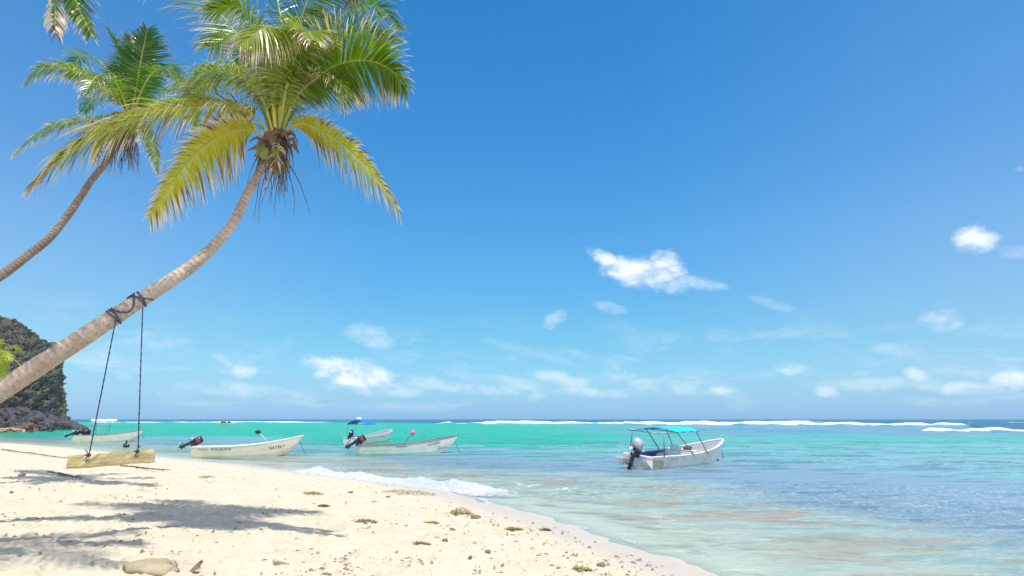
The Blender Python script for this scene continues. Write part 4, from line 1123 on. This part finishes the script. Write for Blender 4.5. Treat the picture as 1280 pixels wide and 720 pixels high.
# leftmost boat by the cove
b3, L3 = hull_root('cream boat beyond the swing seat with a pale sun awning, nearest the cliff', 92, 170, 552.8, 552)
h3 = Hull(L3 + .8, 1.8, .80, .80, 1.42); h3.build(b3, (M_hull_cream, M_rail_dark)); motor(b3, (-.05, 0, .8), 66, M_black, None)
MB().blob((1.1, 0, 1.15), (.55, .45, .38), 4, .25, 3).build('engine_cover', M_black, b3)
def awning(root, x0, x1, hw, z, zb, mat, posts, tube=.02, rails=None, slope=0.0, name='awning', arch=.10):
    f = MB(); rx0, rx1 = rails or (x0, x1)
    for sg in (-1, 1): f.tube([(rx0, sg * hw, z), (rx1, sg * hw, z + slope)], tube, 6)
    for x in (rx0, (rx0 + rx1) / 2, rx1): f.tube([(x, -hw, z + slope * (x - rx0) / (rx1 - rx0)), (x, hw, z + slope * (x - rx0) / (rx1 - rx0))], tube, 6)
    for xa, xb in posts:
        for sg in (-1, 1): f.tube([(xa, sg * hw, z + slope * (xa - rx0) / (rx1 - rx0)), (xb, sg * (hw + .12), zb)], tube * 1.15, 6)
    fr = f.build(name + '_frame', M_steel, root)
    n, m = 14, 10; V, Fc = [], []
    for s_ in (0, 1):
        for i in range(n + 1):
            for k in range(m + 1):
                u = i / n; v = k / m * 2 - 1; x = x0 + (x1 - x0) * u
                V.append(Vector((x, v * (hw + .05), z + slope * (x - rx0) / (rx1 - rx0) + .05 - s_ * .02 + arch * (1 - v * v) - .05 * math.sin(u * PI * 3) ** 2 + .02 * mn.noise(Vector((u * 5, v * 2, 1))))))
    q = (n + 1) * (m + 1)
    for s_ in (0, 1):
        for i in range(n):
            for k in range(m):
                a = s_ * q + i * (m + 1) + k; f4 = (a, a + 1, a + m + 2, a + m + 1); Fc.append(f4 if s_ else f4[::-1])
    rim = [i * (m + 1) for i in range(n + 1)] + [n * (m + 1) + k for k in range(1, m + 1)] + [i * (m + 1) + m for i in range(n - 1, -1, -1)] + [k for k in range(m - 1, 0, -1)]
    for a, b in zip(rim, rim[1:] + rim[:1]): Fc.append((a, b, b + q, a + q))
    mesh_obj('canopy', V, Fc, mat, root, True)
awning(b3, 1.6, 4.2, .75, 2.35, .8, M_pale_can, [(1.9, 2.0), (3.4, 3.2)], arch=.22)
mooring(b3, L3 + .6, 1.1)
# boat lying end-on behind the centre one, blue awning
b4, L4 = hull_root('white boat with a bright blue canopy lying at an angle behind the centre boat', 438, 488, 556.5, 550)
h4 = Hull(L4 + .6, 1.9, .75, .75, 1.35); h4.build(b4, (M_hull_grey, M_mauve)); motor(b4, (-.1, 0, .9), 66, M_black, None); 
awning(b4, 1.9, 5.9, 1.0, 2.05, .8, M_bluecan, [(2.2, 2.3), (5.4, 5.4)], .010, arch=.42)
MB().blob((3.4, .2, 2.62), (.30, .3, .16), 9, .2, 3).build('rolled_tarpaulin', M_rail, b4)
h4.letters(b4, 'SANTOS', .52, .50, .22, M_text_red, squash=1.1)
# nearest boat with teal awning, bow pointing away to the right
b5, L5 = hull_root('white boat with a teal canopy and blue inside, nearest of the moored boats', 796, 893, 586.5, 577.5, roll=5.0)
h5 = Hull(L5 + 1.0, 2.15, .72, .74, 1.38, .45); hl5 = h5.build(b5, (M_hull_white, M_rail), thw=(.42,), inside=M_inside)
motor(b5, (-.12, -.05, .80), 22, M_white_cowl, None, steer=-8, sc=1.12)
# blue lining panels, aft half
V, Fc = [], []
for i in range(13):
    t = .07 + .40 * i / 12; zt = h5.sheer(t) - .03
    for z in (zt, zt - .45, .06):
        y = h5.side(t, z) - .075
        V += [Vector((h5.L * t, y, z)), Vector((h5.L * t, -y, z))]
for i in range(12):
    for a, b in ((0, 2), (2, 4), (3, 1), (5, 3), (4, 5)):
        Fc.append((i * 6 + a, i * 6 + b, (i + 1) * 6 + b, (i + 1) * 6 + a))
mesh_obj('blue_lining', V, Fc, M_blue_in, b5)
awning(b5, 2.1, 4.6, .98, 1.95, .74, M_teal, [(.95, .9), (2.3, 4.0), (4.4, 5.6)], .026, rails=(.5, 4.7), slope=.06, arch=.13)
mb = MB(); mb.box((3.25, -.2, .62), (.55, .75, .55), None, .12); mb.box((3.55, -.2, .98), (.12, .70, .38), None, .06); mb.build('helm_console', M_rail, b5)
MB().box((5.1, 0, .82), (.9, 1.15, .05), None, .02).build('bow_deck', M_rail, b5)
MB().blob((2.75, .25, .55), (.28, .26, .22), 6, .3, 3).build('folded_cover', M_mauve, b5)
MB().blob((5.2, .0, .95), (.26, .22, .12), 6, .4, 3).build('coiled_rope', weathered('brown_rope', (.16, .09, .08), None, 20, .9), b5)
for sg in (-1, 1):                                                   # swim platforms either side of the motor
    mb = MB(); mb.add([(0, sg * .55, .55), (0, sg * .95, .55), (-.55, sg * .95, .62), (-.42, sg * .6, .62), (0, sg * .55, .45), (0, sg * .95, .1), (-.55, sg * .95, .52), (-.42, sg * .6, .52)],
           [(0, 1, 2, 3), (7, 6, 5, 4), (0, 4, 5, 1), (1, 5, 6, 2), (2, 6, 7, 3), (3, 7, 4, 0)])
    mb.build('stern_platform', M_rail, b5, False)
# dark weed stain shape aft on the side: weathered boot band
V, Fc = [], []
for i in range(9):
    t = .004 + .12 * i / 8; zt = .56 - .10 * (i / 8) ** 4
    for k in range(6):
        z = -.1 + (zt + .1) * k / 5; V.append(Vector((h5.x(t, z), -(h5.side(t, z) + .010), z)))
for i in range(8):
    for k in range(5): a = i * 6 + k; Fc.append((a, a + 6, a + 7, a + 1))
mesh_obj('weed_stain', V, Fc, weathered('olive_stain', (.36, .35, .19), (.5, .48, .33), 3, .7), hl5)
h5.letters(b5, 'LAS DOS', .19, .50, .14, weathered('lettering_grey', (.32, .33, .36), None, 8, .6), squash=1.1)
mooring(b5, h5.L - .1, 1.15)
# tiny boat out by the reef
pf = G(272, 531.2, 0)
b6 = thing('distant_boat', 'tiny low boat far out in front of the left reef surf', 'boat', (pf.x, pf.y, 0), (0, 0, 0))
h6 = Hull(8.5, 2.6, .7, .7, 1.2); h6.build(b6, (M_hull_grey, M_rail), thw=())
MB().box((2.6, 0, 1.3), (1.8, 1.4, 1.3), None, .3).build('cabin', M_rail_dark, b6); MB().blob((5.2, 0, 1.0), (.6, .6, .8), 3, .2, 3).build('cargo', M_black, b6)

# poles standing in the boats
def flag_pole(foot, tip, ball, mat, label, polemat):
    t = thing('marker_pole', label, 'pole', tuple(foot)); d = tip - foot
    MB().tube([Vector((0, 0, 0)), d * .5 + Vector((.02, 0, .02)), d], [.028, .024, .018], 6).build('pole', polemat, t)
    mb = MB(); mb.blob(d, ball, 5, .3, 3, 1.8); mb.build('float', mat, t)
ya = G(335, 568, 0).y
flag_pole(P(335, 553, ya), P(322.5, 540, ya), (.20, .12, .15), M_black, 'thin pale pole with a dark float leaning out of the cream boat', M_pale_can)
flag_pole(P(504, 556, G(504, 566, 0).y), P(515.5, 541, G(504, 566, 0).y), (.19, .15, .19), M_pink, 'thin grey pole topped with a pink float in the centre boat', M_steel)
p = G(157.5, 558.5, 0); bu = thing('mooring_buoy', 'small dark buoy floating in front of the leftmost boat', 'buoy', (p.x, p.y, 0))
MB().blob((0, 0, .12), (.32, .24, .2), 2, .15, 3).build('float', M_black, bu); MB().tube([(0, 0, .2), (0, 0, .62)], [.07, .1], 8).build('stem', M_black, bu)

# ------------------------------------------------------------------ things lying on the sand
M_weed = leaf_material('sargassum', (.22, .18, .06), (.46, .38, .14), (.2, .12, .05), .15, .8)
M_weed_d = leaf_material('dry_weed', (.22, .15, .09), (.36, .27, .16), (.2, .12, .05), .1, .9)
def weed(px, py, w_, h_, label, mat=M_weed, n=260, seed=0):
    p = on_ground(px, py); r = np.random.RandomState(seed); V, Fc = [], []; at = {'tip': [], 'rnd': [], 'hue': [], 'brown': []}
    for k in range(n):
        a = r.rand() * 2 * PI; q = r.rand() ** .6; x = math.cos(a) * q * w_; y = math.sin(a) * q * w_ * .8; z = (1 - q * q) * h_ * r.rand() + .004 + (ground_z(p.x + x, p.y + y) - p.z)
        d = Vector(r.normal(size=3)); d.z = abs(d.z) * .6; d.normalize(); d.z *= .6; d *= r.uniform(.03, .09); s_ = d.cross(Vector((0, 0, 1))).normalized() * r.uniform(.006, .02)
        c = Vector((x, y, z)); b_ = len(V); V += [c - s_, c + s_, c + d + s_ * .4, c + d - s_ * .4]; Fc.append((b_, b_ + 1, b_ + 2, b_ + 3)); rr = r.rand()
        for key, v in (('tip', .2), ('rnd', rr), ('hue', rr), ('brown', .2)): at[key] += [v] * 4
    o = mesh_obj('seaweed_clump', V, Fc, mat, None, False, at); o.location = p
    return tag(o, label, 'seaweed', 'clumps of seaweed along the waterline')
weed(512, 617, .95, .10, 'wide flat yellow brown seaweed mat at the edge of the wash', seed=1, n=700)
weed(577, 642, .34, .16, 'olive tuft of seaweed heaped at the waterline in the middle', seed=2, n=420)
weed(643, 662, .22, 0.044, 'small seaweed tuft right of the olive heap', seed=3)
weed(682, 663, .13, 0.028, 'lone brown seaweed knot at the very edge of the water', M_weed_d, seed=4)
weed(728, 712, .15, 0.017, 'seaweed tuft low down near the bottom edge, right side', seed=5)
weed(392, 617, .32, 0.033, 'yellowish seaweed tuft on the dry sand below the cream boat', seed=6)
weed(258, 597, .30, 0.066, 'straw coloured seaweed tuft behind the swing on the upper beach', seed=7)
weed(404, 633, .16, 0.039, 'small yellow seaweed scrap above the end of the palm shadow', seed=8)
weed(540, 654, .18, 0.017, 'thin seaweed scrap between the palm shadow and the olive heap', seed=9)
weed(455, 652, .30, 0.006, 'sparse brown seaweed strip just right of the palm shadow', M_weed_d, n=420, seed=10)
weed(528, 680, .16, 0.011, 'dull seaweed scrap lying on open sand in the middle foreground', M_weed_d, seed=11)
# stones and coral lumps
M_coral = weathered('bleached_coral', (.62, .56, .45), (.42, .36, .28), 9, .9, .2, .7, .01)
M_stone = weathered('brown_stone', (.22, .16, .12), (.32, .26, .2), 9, .9, .2, .7, .01)
for k, (px, py, s_, mt, lb) in enumerate([
        (595, 647, .11, 1, 'dark stone beside the olive seaweed heap'), (556, 676, .07, 1, 'small black stone on open sand, centre foreground'), (350, 704, .13, 0, 'pale coral lump in the left foreground'),
        (468, 628, .11, 0, 'white coral lump near the wash'), (372, 688, .06, 0, 'small coral bit left of centre near the bottom'), (610, 690, .06, 1, 'small brown stone low in the middle'),
        (632, 673, .07, 0, 'cream coral bit near the right end of the dry sand'), (752, 707, .09, 1, 'brown stone at the bottom edge by the water'), (565, 663, .08, 1, 'brown stone above the small black stone'), (485, 622, .08, 1, 'dark stone left of the wide seaweed mat'),
        (438, 616, .09, 1, 'dark stone on the sand above the shadow tip'), (28, 594, .12, 1, 'dark stone at the far left of the beach'), (790, 694, .05, 0, 'tiny coral bit at the water edge on the right')]):
    p = on_ground(px, py); mb = MB(); mb.blob((0, 0, 0), (s_, s_ * .8, s_ * .55), k + 20, .45, 3); o = mb.build('stone' if mt else 'coral_lump', M_stone if mt else M_coral); o.location = (p.x, p.y, p.z + s_ * .1); o.rotation_euler = (0, 0, k)
    tag(o, lb, 'stone' if mt else 'coral', 'stones and coral lumps on the sand')
p = on_ground(192, 713); mb = MB(); mb.blob((0, 0, 0), (.34, .26, .13), 31, .35, 4, 1.4); o = mb.build('sandy_rock', weathered('sandy_rock', (.36, .29, .19), (.50, .42, .30), 3, .95, .1, .8, .03)); o.location = (p.x, p.y, p.z + .02)
tag(o, 'sand covered tan rock at the bottom edge, lower left', 'rock')
# dead leaf
p = on_ground(248, 714); V, Fc = [], []
for i in range(9):
    u = i / 8; w_ = .05 * math.sin(PI * min(1, u * .95 + .04)) + .002; z = .02 + .06 * u * u
    V += [Vector((u * .2 - .1, -w_, z + .03 * abs(math.sin(u * 5)))), Vector((u * .2 - .1, 0, z)), Vector((u * .2 - .1, w_, z + .04))]
for i in range(8):
    a = i * 3; Fc += [(a, a + 1, a + 4, a + 3), (a + 1, a + 2, a + 5, a + 4)]
o = mesh_obj('dead_leaf', V, Fc, M_stone); o.location = (p.x, p.y, p.z + .01); o.rotation_euler = (.3, -.5, .5)
tag(o, 'curled brown dead leaf on the sand at the bottom, right of the sandy rock', 'leaf')
# dark wrack line behind the swing: dead palm frond
def dry_frond(px0, py0, px1, py1, label, seed, L=.3, n=40):
    a = on_ground(px0, py0); b = on_ground(px1, py1); pts = []
    for k in range(5):
        q = a.lerp(b, k / 4); pts.append(Vector((q.x, q.y + .1 * math.sin(k * 2), ground_z(q.x, q.y) + .07)) - a)
    t = thing('dead_frond', label, 'dead frond', tuple(a), group='dead palm fronds on the beach')
    r = random.Random(seed); c = catmull(pts, 30); mb = MB()
    for i in range(n):
        q = c[min(29, int(i / n * 30))]; g = (1 if i % 2 else -1); e = Vector((r.uniform(.0, .25), g * r.uniform(.1, L), 0)); e.z = ground_z(a.x + q.x + e.x, a.y + q.y + e.y) - (a.z + q.z) + .02
        mb.tube([q, q + e * .5 + Vector((0, 0, .05)), q + e], [.010, .012, .003], 4)
    MB().tube(c, [.03 * (1 - i / 36) for i in range(30)], 6).build('midrib', M_dead, t); mb.build('leaflets', M_dead, t)
dry_frond(2, 563, 84, 575, 'long dark dead frond lying on the upper beach left of the swing', 1, .35, 60)
dry_frond(150, 584, 205, 590, 'dark dead frond scraps under the swing seat', 2, .25, 40)
dry_frond(60, 592, 95, 600, 'short dead frond scrap left of the swing on the sand', 3, .2, 24)

# fine litter nobody could count: bark, weed and shell bits
rs = np.random.RandomState(11); V, Fc = [], []
pxs = []
while len(pxs) < 2200:
    x, y = rs.rand() * 860, 572 + 148 * rs.rand() ** .8
    p = G(x, y, .5); s_ = float(shore_dist(np.array([p.x]), np.array([p.y]))[0])
    if s_ < .3: continue
    if rs.rand() > (.10 + .6 * math.exp(-((s_ - 1.8) / 1.3) ** 2) + 1.0 * (fbm(np.array([p.x * .55]), np.array([p.y * .55]), 3, 77)[0] > .22)): continue
    pxs.append((p.x, p.y))
pa = np.array(pxs); hz_ = base_height(pa[:, 0], pa[:, 1])[0]
for (x, y), z in zip(pxs, hz_):
    l = .010 + .06 * rs.rand() ** 3; a = rs.rand() * PI; e = Vector((math.cos(a), math.sin(a), rs.normal() * .15)) * l; s_ = Vector((-math.sin(a), math.cos(a), 0)) * l * rs.uniform(.15, .6); c = Vector((x, y, z + .012)); up = Vector((0, 0, l * .4))
    b_ = len(V); V += [c - e, c + s_, c + e, c - s_, c + up]; Fc += [(b_, b_ + 1, b_ + 4), (b_ + 1, b_ + 2, b_ + 4), (b_ + 2, b_ + 3, b_ + 4), (b_ + 3, b_, b_ + 4)]
tag(mesh_obj('beach_litter', V, Fc, weathered('litter', (.22, .15, .10), (.46, .36, .25), 3, .9), None, False), 'scattered bits of weed, bark and shell on the sand', 'beach litter', kind='stuff')
